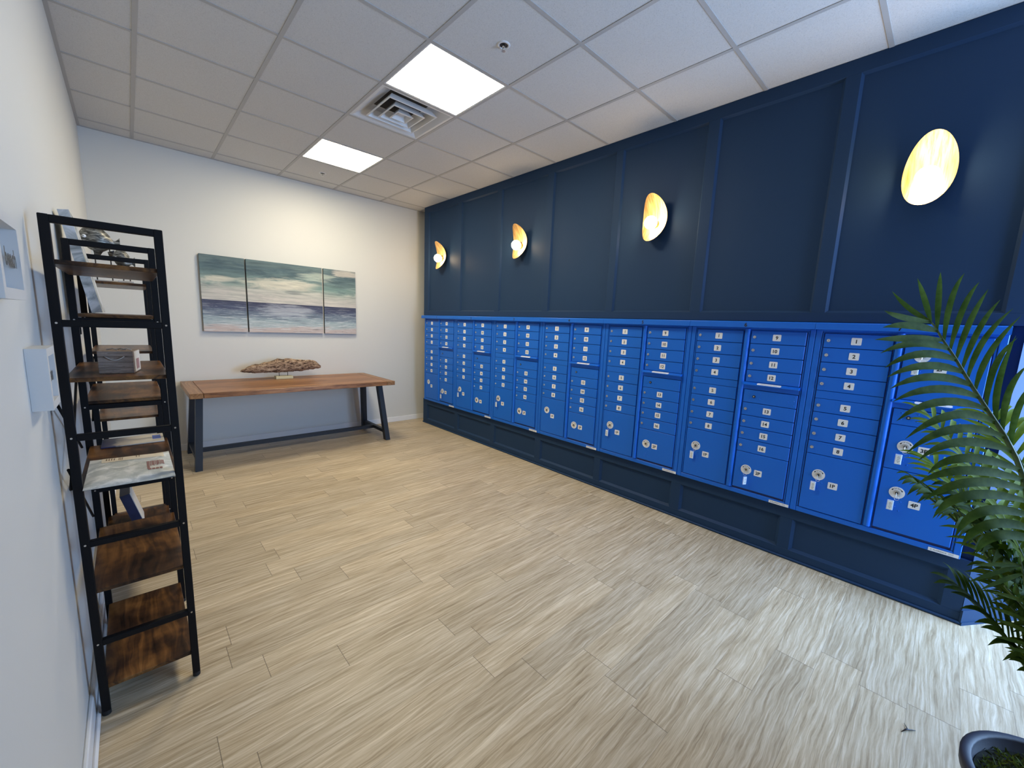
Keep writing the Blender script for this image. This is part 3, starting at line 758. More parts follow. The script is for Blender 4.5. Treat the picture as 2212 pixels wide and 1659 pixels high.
def key_meshes():
    a = MB(); a.box(-0.014, 0.0, -0.001, 0.001, -0.0015, 0.0015)
    a.cbox(-0.027, -0.013, -0.0012, 0.0012, -0.020, 0.006, 0.0008)
    t_ = MB(); pts = [(-0.020, 0.010*math.sin(q)-0.004, -0.026+0.011*math.cos(q)) for q in [2*PI*i/14 for i in range(15)]]
    t_.tube(pts, 0.0008, 5, 0)
    g = MB()
    g.cbox(-0.010, -0.004, -0.014+0.018, 0.014+0.018, -0.104, -0.046, 0.0015, 0)
    g.box(-0.0112, -0.0100, -0.0105+0.018, 0.0105+0.018, -0.101, -0.053, 1)
    for i, (z, w_) in enumerate(((-0.060, 0.006), (-0.067, 0.009), (-0.076, 0.007), (-0.085, 0.010), (-0.092, 0.005))):
        g.box(-0.0115, -0.0111, 0.018-w_*0.8, 0.018+w_*0.6, z-0.0014, z+0.0014, 2)
    return a.mesh('key_blade', M_CHROME), t_.mesh('key_ring', M_CHROME), g.mesh('key_tag', [M_CLEAR, M_TAG, M_GREYINK])
KM = key_meshes()
for k, u, z, turned, lab in KEYS:
    r = thing('parcel_key', (XB-DD-0.0078, U0-UP*(k-1)-u, z), 'silver '+lab, 'key', 'keys hanging on the parcel doors')
    link_mesh('key_blade', KM[0], r); link_mesh('key_ring', KM[1], r); tg = link_mesh('key_tag', KM[2], r)
    tg['label'] = 'clear plastic tag with white paper'
    if turned: tg.rotation_euler = (0, 0, math.radians(60)); tg.location = (0.004, -0.010, 0.0)

# ------------------------------------------------------------ wall sconces
def sconce(y, lab):
    r = thing('wall_sconce', (XB+PF, y, 2.376), lab, 'wall lamp', 'gold shell sconces on the navy wall')
    if 'shell' not in CACHE:
        m_ = MB(); nr, na = 14, 48
        def S(rr, a, off=0.0):
            ry, rz_ = 0.104, 0.176
            u = rr*ry*math.cos(a); v = rr*rz_*math.sin(a)
            u2 = u+0.10*v*0.35*1.0*(-1)*0.5
            d = 0.024+0.098*(v/rz_)**2*(1.1 if v > 0 else 0.85)+0.012*(u/ry)**2+off
            return (-d, u2, v)
        V = [S(0, 0)]; F = []
        for i in range(1, nr+1):
            for k in range(na): V.append(S(i/nr, 2*PI*k/na))
        V2 = [S(0, 0, -0.003)]
        for i in range(1, nr+1):
            for k in range(na): V2.append(S(i/nr, 2*PI*k/na, -0.003))
        for k in range(na): F.append((0, 1+(k+1) % na, 1+k))
        for i in range(nr-1):
            for k in range(na): F.append((1+i*na+k, 1+i*na+(k+1) % na, 1+(i+1)*na+(k+1) % na, 1+(i+1)*na+k))
        m_.add(V, F, 0, True); m_.add(V2, [tuple(reversed(f)) for f in F], 1, True)
        n0 = 1+(nr-1)*na; R1 = [V[n0+k] for k in range(na)]; R2 = [V2[n0+k] for k in range(na)]
        m_.add(R1+R2, [(k, k+na, (k+1) % na+na, (k+1) % na) for k in range(na)], 0, True)
        CACHE['shell'] = m_.mesh('shell_shade', [M_GOLD, M_GOLDBACK])
        m_ = MB(); m_.disc((0, 0, 0), (-1, 0, 0), 0.05, 0.014, 28); m_.disc((-0.014, 0, 0), (-1, 0, 0), 0.012, 0.016, 14)
        CACHE['mount'] = m_.mesh('wall_mount', M_GOLDBACK)
        m_ = MB(); m_.disc((-0.026, 0, -0.035), (-1, 0, 0), 0.030, 0.018, 26); CACHE['holder'] = m_.mesh('bulb_holder', M_GOLD)
        m_ = MB(); m_.sphere((-0.094, 0, -0.035), 0.050, 24); CACHE['bulb'] = m_.mesh('globe_bulb', M_BULB)
    link_mesh('wall_mount', CACHE['mount'], r); link_mesh('shell_shade', CACHE['shell'], r)
    link_mesh('bulb_holder', CACHE['holder'], r); link_mesh('globe_bulb', CACHE['bulb'], r)
sconce(-0.70, 'gold shell wall sconce nearest the back wall, above mailbox cabinet 1')
sconce(-2.23, 'gold shell wall sconce second from the back wall, above mailbox cabinet 3')
sconce(-3.79, 'gold shell wall sconce third from the back wall, above mailbox cabinet 5')
sconce(-5.345, 'glaring gold shell wall sconce nearest the camera, above the palm frond')

# ------------------------------------------------------------ ceiling fixtures
def panel_light(i, j, lab):
    x0, y0 = GX+i*T+0.012, GY+j*T+0.012; x1, y1 = x0+T-0.024, y0+T-0.024
    r = thing('ceiling_light', ((x0+x1)/2, (y0+y1)/2, H), lab, 'ceiling light', 'square ceiling light panels')
    m_ = MB(); e = 0.010
    m_.box(x0, x1, y0, y0+e, H-0.002, H+0.03); m_.box(x0, x1, y1-e, y1, H-0.002, H+0.03)
    m_.box(x0, x0+e, y0+e, y1-e, H-0.002, H+0.03); m_.box(x1-e, x1, y0+e, y1-e, H-0.002, H+0.03)
    m_.box(x0, x1, y0, y1, H+0.03, H+0.04)
    put('frame', m_, M_VENT, r)
    m_ = MB(); m_.box(x0+e, x1-e, y0+e, y1-e, H+0.000, H+0.006); put('diffuser', m_, M_PANEL, r)
panel_light(0, 0, 'larger looking lit square panel beside the air vent, nearer the camera')
panel_light(0, 3, 'smaller looking lit square panel near the back wall, beyond the air vent')

x0, y0 = GX+VENT[0]*T+0.012, GY+VENT[1]*T+0.012; x1, y1 = x0+T-0.024, y0+T-0.024
cx, cy = (x0+x1)/2, (y0+y1)/2
r = thing('air_vent', (cx, cy, H), 'square white louvred air diffuser in the ceiling between two light panels', 'air vent')
def frus(m_, h0, z0, h1, z1, mi=0, th=0.0):
    V = [(cx+sx_*h0, cy+sy_*h0, z0) for sx_, sy_ in ((-1,-1),(1,-1),(1,1),(-1,1))]+[(cx+sx_*h1, cy+sy_*h1, z1) for sx_, sy_ in ((-1,-1),(1,-1),(1,1),(-1,1))]
    m_.add(V, [(i, (i+1) % 4, (i+1) % 4+4, i+4) for i in range(4)], mi)
h = (x1-x0)/2
m_ = MB(); frus(m_, h, H-0.001, h-0.02, H-0.001); frus(m_, h-0.02, H-0.001, 0.155, H+0.075); frus(m_, h, H-0.001, h, H+0.09)
put('back_pan', m_, M_VENT, r)
m_ = MB(); m_.box(cx-0.28, cx+0.28, cy-0.28, cy+0.28, H+0.092, H+0.095, 0)
V = [(cx+0.155*math.cos(a), cy+0.155*math.sin(a), H+0.0745) for a in [2*PI*i/32 for i in range(32)]]
m_.add(V, [tuple(range(32))]); m_.box(cx-0.156, cx+0.156, cy-0.156, cy+0.156, H+0.076, H+0.09)
put('duct_opening', m_, M_DUCT, r)
for hh, zz in ((0.200, 0.006), (0.132, 0.0), (0.068, -0.004)):
    m_ = MB()
    frus(m_, hh, H-0.014+zz, hh-0.012, H-0.016+zz); frus(m_, hh-0.012, H-0.016+zz, hh-0.040, H+0.034+zz); frus(m_, hh-0.037, H+0.034+zz, hh-0.006, H-0.012+zz); frus(m_, hh, H-0.014+zz, hh-0.006, H-0.011+zz)
    put('louvre_ring', m_, M_VENT, r)
m_ = MB(); m_.box(cx-0.030, cx+0.030, cy-0.030, cy+0.030, H+0.002, H+0.005); m_.box(cx-0.004, cx+0.004, cy-0.004, cy+0.004, H+0.005, H+0.09)
put('centre_plate', m_, M_VENT, r)

def sprinkler(x, y, lab):
    r = thing('sprinkler_head', (x, y, H), lab, 'sprinkler', 'ceiling sprinkler heads')
    m_ = MB(); n = 28
    P = [(0.038, 0.0), (0.036, -0.004), (0.026, -0.005), (0.024, -0.001)]
    V = [(x+rr*math.cos(2*PI*k/n), y+rr*math.sin(2*PI*k/n), H+z) for rr, z in P for k in range(n)]
    m_.add(V, [(i*n+k, i*n+(k+1) % n, (i+1)*n+(k+1) % n, (i+1)*n+k) for i in range(3) for k in range(n)], 0, True)
    put('escutcheon', m_, M_VENT, r)
    m_ = MB(); m_.disc((x, y, H-0.0005), (0, 0, -1), 0.024, 0.0008, 20, 0)
    put('cup', m_, M_DARKM, r)
    m_ = MB(); m_.tube([(x, y, H), (x, y, H-0.014)], 0.007, 10, 0)
    for s_ in (-1, 1): m_.tube([(x, y+s_*0.009, H-0.004), (x, y+s_*0.011, H-0.018), (x, y+s_*0.003, H-0.030)], 0.002, 6)
    m_.disc((x, y, H-0.031), (0, 0, -1), 0.012, 0.0015, 14)
    put('nozzle', m_, M_CHROME, r)
sprinkler(1.891, -3.553, 'larger looking sprinkler head in the ceiling, right of the near light panel')
sprinkler(1.897, -0.504, 'tiny sprinkler head near the back wall, below the far light panel')

# ------------------------------------------------------------ table and driftwood
TZ = 0.762; TX0, TX1, TY0, TY1 = 0.552, 2.528, -0.945, -0.022
r = thing('console_table', ((TX0+TX1)/2, (TY0+TY1)/2, 0), 'long wooden table with black angled metal legs against the back wall', 'table')
m_ = MB(); m_.cbox(TX0+0.103, TX1-0.103, TY0, TY1, TZ-0.048, TZ, 0.003); put('tabletop', m_, M_TABLE, r)
for xa, xb in ((TX0, TX0+0.1), (TX1-0.1, TX1)):
    m_ = MB(); m_.cbox(xa, xb, TY0, TY1, TZ-0.048, TZ, 0.003); put('end_board', m_, M_TABLE_END, r)
def legq(m_, x0, x1, yb, yt, wy):
    """leg whose foot is centred on yb and whose head on yt"""
    V = [(x0, yb-wy/2, 0), (x1, yb-wy/2, 0), (x1, yb+wy/2, 0), (x0, yb+wy/2, 0), (x0, yt-wy/2, TZ-0.048), (x1, yt-wy/2, TZ-0.048), (x1, yt+wy/2, TZ-0.048), (x0, yt+wy/2, TZ-0.048)]
    m_.add(V, [(0,3,2,1),(4,5,6,7),(0,1,5,4),(1,2,6,5),(2,3,7,6),(3,0,4,7)])
for xa, xb, s_ in ((0.558, 0.614, 1), (2.454, 2.510, -1)):
    for yb, yt in ((-0.810, -0.705), (-0.125, -0.225)):
        m_ = MB()
        V0 = (xa, xb); sh = 0.060*s_*0.9
        w_ = 0.07
        V = [(xa, yb-w_/2, 0), (xb, yb-w_/2, 0), (xb, yb+w_/2, 0), (xa, yb+w_/2, 0), (xa+sh, yt-w_/2, TZ-0.048), (xb+sh, yt-w_/2, TZ-0.048), (xb+sh, yt+w_/2, TZ-0.048), (xa+sh, yt+w_/2, TZ-0.048)]
        m_.add(V, [(0,3,2,1),(4,5,6,7),(0,1,5,4),(1,2,6,5),(2,3,7,6),(3,0,4,7)])
        put('leg', m_, M_CHARCOAL, r)
    m_ = MB(); xm = (xa+xb)/2+0.008*s_; m_.box(xm-0.02, xm+0.02, -0.770, -0.165, 0.085, 0.125); put('side_stretcher', m_, M_CHARCOAL, r)
m_ = MB(); m_.box(0.606, 2.460, -0.49, -0.44, 0.086, 0.124); put('long_stretcher', m_, M_CHARCOAL, r)

random.seed(4)
r = thing('driftwood_sculpture', (1.49, -0.20, TZ), 'worm-eaten piece of driftwood on a small pale stand, on the table', 'sculpture')
m_ = MB(); x0, x1 = 1.067, 1.905; nx, na = 70, 22; P = []
def top(t_):
    pts = [(0, 0.872), (0.05, 0.895), (0.13, 0.930), (0.25, 0.945), (0.33, 0.968), (0.45, 0.993), (0.60, 0.992), (0.72, 0.982), (0.86, 0.975), (0.93, 0.955), (1, 0.905)]
    for (a, za), (c, zc) in zip(pts, pts[1:]):
        if t_ <= c: return za+(zc-za)*(t_-a)/(c-a)
    return pts[-1][1]
def bot(t_):
    pts = [(0, 0.858), (0.15, 0.842), (0.5, 0.838), (0.75, 0.848), (1.0, 0.872)]
    for (a, za), (c, zc) in zip(pts, pts[1:]):
        if t_ <= c: return za+(zc-za)*(t_-a)/(c-a)
    return pts[-1][1]
from mathutils import noise as mn
for i in range(nx+1):
    t_ = i/nx; x = x0+(x1-x0)*t_; zt, zb = top(t_), bot(t_); cz = (zt+zb)/2; hh = max(0.004, (zt-zb)/2)
    dy = 0.052*math.sin(PI*min(1, max(0.06, t_*0.9+0.05)))+0.008
    for k in range(na+1):
        a = 2*PI*k/na
        q = (math.cos(a), math.sin(a))
        pw = lambda c_: math.copysign(abs(c_)**0.75, c_)
        p3 = Vector((x, -0.20+dy*pw(q[0]), cz+hh*pw(q[1])))
        aa = 0 if k == na else a
        nn = mn.noise(Vector((x*24, math.cos(aa)*2.6, math.sin(aa)*3.5)))*0.010 + mn.noise(Vector((x*70, math.cos(aa)*6, math.sin(aa)*8)))*0.005
        p3 += Vector((0, q[0], q[1]))*nn*(1.0 if 0 < i < nx else 0.4)
        P.append(p3)
m_.grid(P, nx, na, 0, True)
m_.add([P[k] for k in range(na)], [tuple(range(na))], 0); m_.add([P[nx*(na+1)+k] for k in range(na)], [tuple(reversed(range(na)))], 0)
put('driftwood', m_, M_DRIFT, r)
for x in (1.445, 1.535):
    m_ = MB(); m_.tube([(x, -0.20, TZ+0.030), (x, -0.20, 0.855)], 0.003, 8); put('support_rod', m_, M_DARKM, r)
m_ = MB(); m_.cbox(1.402, 1.582, -0.245, -0.150, TZ, TZ+0.032, 0.002); put('stand_base', m_, M_STONE, r)

# ------------------------------------------------------------ seascape canvases
for xa, xb, lab in ((0.787, 1.188, 'narrow left canvas of the three-part seascape on the back wall'),
                    (1.203, 2.008, 'wide middle canvas of the three-part seascape on the back wall'),
                    (2.026, 2.428, 'narrow right canvas of the three-part seascape on the back wall')):
    r = thing('canvas_painting', ((xa+xb)/2, -0.018, 1.294), lab, 'painting', 'three canvases forming one seascape')
    m_ = MB(); m_.box(xa+0.001, xb-0.001, -0.035, -0.0005, 1.295, 2.101); put('stretched_sides', m_, M_DARKEDGE, r)
    m_ = MB(); m_.box(xa, xb, -0.0365, -0.0352, 1.294, 2.102); put('painted_front', m_, M_SEA, r)

# ------------------------------------------------------------ bookshelf along the left wall
SX0, SX1 = 0.0285, 0.3165; FT = 0.024
FY = [-3.605, -3.010, -2.415, -1.820]
r = thing('bookshelf', (0.17, -2.70, 0), 'tall open bookshelf with black metal ladder frames and dark rustic boards', 'bookshelf')
SHZ = 1.765
for y in FY:
    m_ = MB()
    m_.cbox(SX0, SX0+FT, y, y+FT, 0.016, SHZ, 0.002); m_.cbox(SX1-FT, SX1, y, y+FT, 0.016, SHZ, 0.002)
    m_.cbox(SX0+FT-0.002, SX1-FT+0.002, y+0.0005, y+FT-0.0005, SHZ-FT, SHZ-0.0005, 0.002)
    for z in (1.445, 1.067, 0.686, 0.303): m_.cbox(SX0+FT-0.002, SX1-FT+0.002, y+0.001, y+FT-0.001, z-0.022, z, 0.002)
    fr = put('ladder_frame', m_, M_BLACK, r)
    for x in (SX0+FT/2, SX1-FT/2):
        m_ = MB(); m_.disc((x, y+FT/2, 0), (0, 0, 1), 0.0125, 0.017, 14); put('foot', m_, M_RUBBER, fr)
    m_ = MB()
    for z in (1.435, 1.057, 0.676, 0.293):
        for x in (SX0+FT/2, SX1-FT/2): m_.disc((x, y, z), (0, -1, 0), 0.0032, 0.0015, 8)
    put('screws', m_, M_CHROME, fr)
ZS = (1.632, 1.256, 0.882, 0.498, 0.114)
for a, c in ((0, 1), (2, 3)):
    for z in ZS:
        m_ = MB(); m_.cbox(SX0+0.012, SX1-0.016, FY[a]+FT-0.004 if a else FY[a]+0.010, FY[c]+0.004, z-0.014, z, 0.0015)
        put('shelf_board', m_, M_SHELF, r)
for z in (1.447, 1.069, 0.688, 0.305):
    m_ = MB(); m_.cbox(SX0+0.012, SX1-0.016, FY[1]+0.004, FY[2]+0.018, z, z+0.014, 0.0015); put('shelf_board', m_, M_SHELF, r)
def brace(p0, p1):
    m_ = MB(); m_.tube([p0, p1], 0.0045, 8); put('brace_rod', m_, M_BLACK, r)
xb_ = SX0+0.004
for (a, c) in ((0, 1), (2, 3)):
    brace((xb_-0.008, FY[a]+0.01, 0.88), (xb_-0.008, FY[c]+0.01, 1.18)); brace((xb_-0.016, FY[a]+0.01, 1.18), (xb_-0.016, FY[c]+0.01, 0.88))
    brace((xb_-0.008, FY[a]+0.01, 0.95-0.0), (xb_-0.008, FY[c]+0.01, 0.556)) if a == 0 else None
# wall bracket hook
m_ = MB(); m_.tube([(xb_, FY[1]+0.012, 1.42), (xb_+0.02, FY[1]+0.035, 1.40), (xb_+0.02, FY[1]+0.04, 1.375), (xb_, FY[1]+0.03, 1.368)], 0.004, 8); put('anchor_strap', m_, M_BLACK, r)

# leaning marbled canvas on the middle upper shelf
r = thing('leaning_canvas', (0.10, -2.62, 1.461), 'tall marbled grey-blue canvas leaning against the wall on an upper shelf', 'canvas')
def slab(m_, P0, P1, th, y0, y1, mi=0):
    """upright slab in the xz profile P0(bottom)-P1(top), thickness th toward the wall"""
    P0, P1 = Vector(P0), Vector(P1); d = (P1-P0).normalized(); n = Vector((-d.y, d.x))
    if n.x > 0: n = -n
    q = [P0, P1, P1+n*th, P0+n*th]
    V = [(v.x, y, v.y) for y in (y0, y1) for v in q]
    m_.add(V, [(0,1,2,3),(7,6,5,4),(0,4,5,1),(1,5,6,2),(2,6,7,3),(3,7,4,0)], mi)
m_ = MB(); slab(m_, (0.1205, 1.4685), (0.0500, 1.912), 0.0355, -2.80, -2.47); put('painted_canvas', m_, M_MARBLE, r)

# carved fish on stands, far top shelf
def fish(loc, length, height, lab, head=-1, base_w=0.06, rods=((-0.2), (0.25))):
    x, y, z = loc
    r = thing('carved_fish', (x, y, ZS[0]), lab, 'fish figure', 'carved fish on the top shelf')
    m_ = MB(); n, na = 26, 14; P = []
    for i in range(n+1):
        t_ = i/n
        prof = [(0, 0.12), (0.06, 0.42), (0.2, 0.86), (0.38, 1.0), (0.55, 0.85), (0.72, 0.5), (0.84, 0.27), (0.9, 0.3), (1.0, 0.62)]
        for (a, ha), (c, hc) in zip(prof, prof[1:]):
            if t_ <= c: hgt = ha+(hc-ha)*(t_-a)/(c-a); break
        thk = 0.30*math.sin(PI*min(1, t_*1.1+0.06))+0.03 if t_ < 0.84 else 0.05
        for k in range(na+1):
            q = 2*PI*k/na
            P.append((x+head*-1*(t_-0.5)*length, y+thk*height/2*math.cos(q), z+hgt*height/2*math.sin(q)*(1 if math.sin(q) > 0 else 0.95)-(t_-0.5)*length*0.22))
    m_.grid(P, n, na, 0, True); put('fish_body', m_, M_FISH, r)
    def fin(t0, t1, s_, out):
        m2 = MB(); X0 = x+head*-1*(t0-0.5)*length; X1 = x+head*-1*(t1-0.5)*length
        zc0, zc1 = z-(t0-0.5)*length*0.22, z-(t1-0.5)*length*0.22
        h0 = height*0.36*s_
        Q = []
        for i in range(7):
            f_ = i/6; xx = X0+(X1-X0)*f_; zz = zc0+(zc1-zc0)*f_+h0*(1-0.35*f_); ex = out*math.sin(PI*(0.15+0.85*f_)**0.8)*s_*(1+0.15*(i % 2))
            Q += [(xx, y-0.006, zz), (xx+0.004, y-0.002, zz+ex), (xx+0.004, y+0.002, zz+ex), (xx, y+0.006, zz)]
        m2.grid(Q, 6, 3, 0, True); put('fin', m2, M_FISH, r)
    fin(0.25, 0.75, 1, height*0.22); fin(0.3, 0.6, -1, height*0.26); fin(0.66, 0.82, -1, height*0.2)
    m_ = MB(); m_.sphere((x+head*0.36*length, y-0.15*height, z+0.085*height), height*0.06, 10, 0); m_.sphere((x+head*0.37*length, y-0.175*height, z+0.085*height), height*0.035, 8, 1)
    put('eye', m_, [M_LABEL, M_INK], r)
    for q in rods:
        m_ = MB(); m_.tube([(x+q*length, y, ZS[0]+0.012), (x+q*length, y, z-height*0.25)], 0.0028, 8); put('stand_rod', m_, M_DARKM, r)
    m_ = MB(); m_.cbox(x-base_w, x+base_w, y-0.03, y+0.03, ZS[0], ZS[0]+0.016, 0.002); put('stand_base', m_, M_WHITEBOX, r)
fish((0.121, -2.15, 1.868), 0.165, 0.150, 'larger carved silvery fish on a rod stand, at the left of the top shelf', rods=(-0.16, 0.22))
fish((0.213, -2.24, 1.765), 0.092, 0.110, 'smaller carved silvery fish on a rod stand, at the right of the top shelf', base_w=0.034, rods=(-0.1, 0.2))

# small box on the second board
r = thing('wooden_box', (0.170, -3.455, ZS[1]), 'small grey plank box with a curved rope handle, on the second shelf board', 'box', rz=math.radians(-9))
def lp(name, mb, mats): return put(name, mb, mats, r, local=True)
m_ = MB()
for k in range(4): m_.cbox(-0.047, 0.047, -0.044, 0.075, 0.0005+k*0.0200, 0.0200+k*0.0200, 0.001)
lp('box_body', m_, M_BOXWOOD)
m_ = MB(); m_.box(0.0472, 0.0482, -0.030, 0.068, 0.004, 0.078, 0)
m_.box(0.0482, 0.0486, -0.005, 0.045, 0.012, 0.050, 1); lp('side_picture', m_, [M_PAGES, M_REDINK])
m_ = MB(); m_.tube([(-0.028+0.052*i/8, -0.0465-0.004*math.sin(PI*i/8), 0.062-0.013*math.sin(PI*i/8)) for i in range(9)], 0.0016, 6); lp('rope_handle', m_, M_ROPE)
m_ = MB()
for i, (a, b1, c1) in enumerate(((-0.018, 0.02, 0.03), (0.004, 0.03, 0.02), (0.022, 0.01, 0.02))): m_.tube([(a-0.016, b1, 0.0805), (a, b1+0.006, 0.0865), (a+0.014, b1-0.004, 0.0815)], 0.0022, 6)
lp('bow', m_, M_ROPE)

# plastic mailer on the third board
r = thing('plastic_mailer', (0.165, -3.45, ZS[2]), 'shiny white plastic mailing envelope lying on the shelf board nearest the camera', 'envelope')
m_ = MB(); nu, nv = 26, 20; P = []; PB = []
def env(u, v, dz=0.0):
    x = 0.0535+(0.2915-0.0535)*u; y = -3.640+0.362*v+0.016*(1-u)*v-0.010*u
    edge = min(u, 1-u, v, 1-v); puff = 0.010*min(1, edge*7)
    wr = 0.0035*mn.noise(Vector((u*4, v*7, 2)))*min(1, edge*10)
    lift = 0.006*max(0, u-0.8)*5*0.6
    return Vector((x, y, ZS[2]+0.0015+puff+wr+lift+dz))
for i in range(nu+1):
    for j in range(nv+1): P.append(env(i/nu, j/nv)); q = env(i/nu, j/nv); PB.append(Vector((q.x, q.y, ZS[2]+0.0008)))
m_.grid(P, nu, nv); m_.add(PB, [(i*(nv+1)+j, i*(nv+1)+j+1, (i+1)*(nv+1)+j+1, (i+1)*(nv+1)+j) for i in range(nu) for j in range(nv)])
put('envelope', m_, M_MAILER, r)
def patch(m_, u0, u1, v0, v1, mi, dz=0.0008, n=6):
    m_.grid([env(u0+(u1-u0)*i/n, v0+(v1-v0)*j/n, dz) for i in range(n+1) for j in range(n+1)], n, n, mi)
m_ = MB(); patch(m_, 0.15, 0.92, 0.74, 0.985, 0, n=14)
for k in range(4): patch(m_, 0.20+k*0.03, 0.215+k*0.03, 0.80, 0.93, 1, 0.0014)
for k in range(3): patch(m_, 0.35+k*0.02, 0.36+k*0.02, 0.78, 0.95, 1, 0.0014)
patch(m_, 0.565, 0.575, 0.80, 0.95, 1, 0.0014); patch(m_, 0.60, 0.61, 0.80, 0.95, 1, 0.0014)
put('address_label', m_, [M_POSTAL, M_BROWNINK], r)
m_ = MB()
for k in range(11):
    u = 0.69+k*0.020
    patch(m_, u, u+(0.011 if k % 3 else 0.015), 0.30 if k < 2 else 0.40+0.02*(k % 2), 0.60, 0, 0.0012)
for k in range(4): patch(m_, 0.70+k*0.045, 0.735+k*0.045, 0.27, 0.31, 0, 0.0012)
put('printed_text', m_, M_REDINK, r)

# magazines hanging over the far edge of that board
r = thing('magazine', (0.185, -2.99, ZS[2]), 'glossy navy and cream magazine lying flat behind the plastic mailer', 'magazine')
m_ = MB(); m_.cbox(0.078, 0.288, -3.085, -2.925, ZS[2]+0.001, ZS[2]+0.006, 0.001); put('magazine_cover', m_, M_MAG, r)
m_ = MB(); m_.box(0.248, 0.278, -3.03, -2.955, ZS[2]+0.006, ZS[2]+0.0066); put('cover_print', m_, M_BLUEPRINT, r)

# book leaning on the lower middle board
r = thing('leaning_book', (0.15, -2.46, 0.319), 'navy book leaning on a lower shelf board, its pale cover facing the room', 'book')
m_ = MB(); slab(m_, (0.186, 0.3300), (0.140, 0.510), 0.040, -2.64, -2.455); put('book_block', m_, M_NAVYBOOK, r)
m_ = MB(); slab(m_, (0.1895, 0.3225), (0.1435, 0.510), 0.003, -2.632, -2.458); put('cover', m_, M_PAGES, r)

# shadow-box frames on the left wall
def shadow_box(y0, y1, z0, z1, d, word, lab, bottle=False):
    r = thing('shadow_box', (0.0, (y0+y1)/2, z0), lab, 'wall decoration', 'white shadow boxes on the left wall')
    m_ = MB(); w_ = 0.022
    m_.box(0.0005, d, y0, y1, z0, z0+w_); m_.box(0.0005, d, y0, y1, z1-w_, z1); m_.box(0.0005, d, y0, y0+w_, z0+w_, z1-w_); m_.box(0.0005, d, y1-w_, y1, z0+w_, z1-w_)
    put('frame', m_, M_WHITEBOX, r)
    m_ = MB(); m_.box(0.0005, 0.005, y0+w_, y1-w_, z0+w_, z1-w_); put('backing', m_, M_WHITEBOX, r)
    m_ = MB(); yc, zc = (y0+y1)/2, (z0+z1)/2
    if word:
        m_.text(word, 0.050, lambda x, y: (d-0.006, yc+0.035+x, zc+y), 0, 0.002)
    put('word_cutout', m_, M_DARKWORD, r)
    return r
shadow_box(-4.30, -4.065, 1.497, 1.672, 0.040, 'beach', 'white shadow box with a dark word, cropped by the left picture edge')
shadow_box(-3.885, -3.735, 1.203, 1.372, 0.040, 'sea', 'lower white shadow box on the left wall, beside the bookshelf')

# ------------------------------------------------------------ artificial palm
PC = Vector((1.965, -5.960, 0)); PR = 0.218; PZ_ = 0.270
r = thing('potted_palm', PC, 'artificial palm with long green fronds in a dark round pot, bottom right', 'plant')
m_ = MB(); n = 48
P = [(0.150, 0.0), (0.165, 0.01), (PR-0.016, PZ_-0.035), (PR, PZ_-0.030), (PR+0.002, PZ_-0.004), (PR-0.004, PZ_), (PR-0.020, PZ_), (PR-0.024, PZ_-0.005), (PR-0.030, PZ_-0.045), (0.0001, PZ_-0.047)]
V = [(PC.x+rr*math.cos(2*PI*k/n), PC.y+rr*math.sin(2*PI*k/n), z) for rr, z in P for k in range(n)]
m_.add(V, [(i*n+k, i*n+(k+1) % n, (i+1)*n+(k+1) % n, (i+1)*n+k) for i in range(len(P)-1) for k in range(n)], 0, True)
m_.add(V[:n], [tuple(reversed(range(n)))]); put('pot', m_, M_POT, r)
random.seed(11)
m_ = MB(); m_.disc((PC.x, PC.y, PZ_-0.046), (0, 0, 1), PR-0.031, 0.010, 40, 1)
for k in range(1500):
    a = random.uniform(0, 2*PI); q = (PR-0.040)*math.sqrt(random.random()); c = Vector((PC.x+q*math.cos(a), PC.y+q*math.sin(a), PZ_-0.038+random.uniform(0, 0.008)))
    d = Vector((random.uniform(-1, 1), random.uniform(-1, 1), random.uniform(0.1, 1.0))).normalized()*random.uniform(0.012, 0.030)
    s_ = d.cross(Vector((random.uniform(-1, 1), random.uniform(-1, 1), random.uniform(-1, 1)))).normalized()*0.0022
    m_.add([c-s_, c+s_, c+d*0.6+s_, c+d, c+d*0.6-s_], [(0, 1, 2, 3, 4)])
ms = put('moss_cover', m_, [M_MOSS, M_SOIL], r); ms['kind'] = 'stuff'

def bez(p0, p1, p2, t_):
    return p0*(1-t_)**2+p1*2*t_*(1-t_)+p2*t_*t_
def leaflet(m_, p0, pm, p2, width, N, mi=0, n=9, droop=0.0):
    """leaflet through p0, near pm, ending at p2"""
    p0, pm, p2 = Vector(p0), Vector(pm), Vector(p2); c = pm*2-(p0+p2)*0.5
    P = []
    for i in range(n+1):
        t_ = i/n; p = bez(p0, c, p2, t_); d = (bez(p0, c, p2, min(1, t_+0.02))-bez(p0, c, p2, max(0, t_-0.02))).normalized()
        s_ = d.cross(N).normalized(); up = s_.cross(d).normalized()
        wd = width*0.5*(min(1, 0.42+t_*2.2) if t_ < 0.45 else max(0.02, 1-((t_-0.45)/0.55)**2.0))
        if t_ > 0.999: wd = width*0.01
        P += [p-s_*wd+up*wd*0.35, p, p+s_*wd+up*wd*0.35]
    m_.grid(P, n, 2, mi, True)
RACH = [[1.981, -5.489, 1.563], [1.976, -5.51, 1.537], [1.968, -5.53, 1.501], [1.969, -5.563, 1.449], [1.969, -5.596, 1.391], [1.963, -5.619, 1.352], [1.96, -5.645, 1.31], [1.967, -5.687, 1.243], [1.965, -5.717, 1.184], [1.949, -5.73, 1.15], [1.935, -5.753, 1.076], [1.925, -5.79, 0.967], [1.93, -5.85, 0.70], [1.95, -5.92, 0.42], [1.957, -5.945, 0.235]]
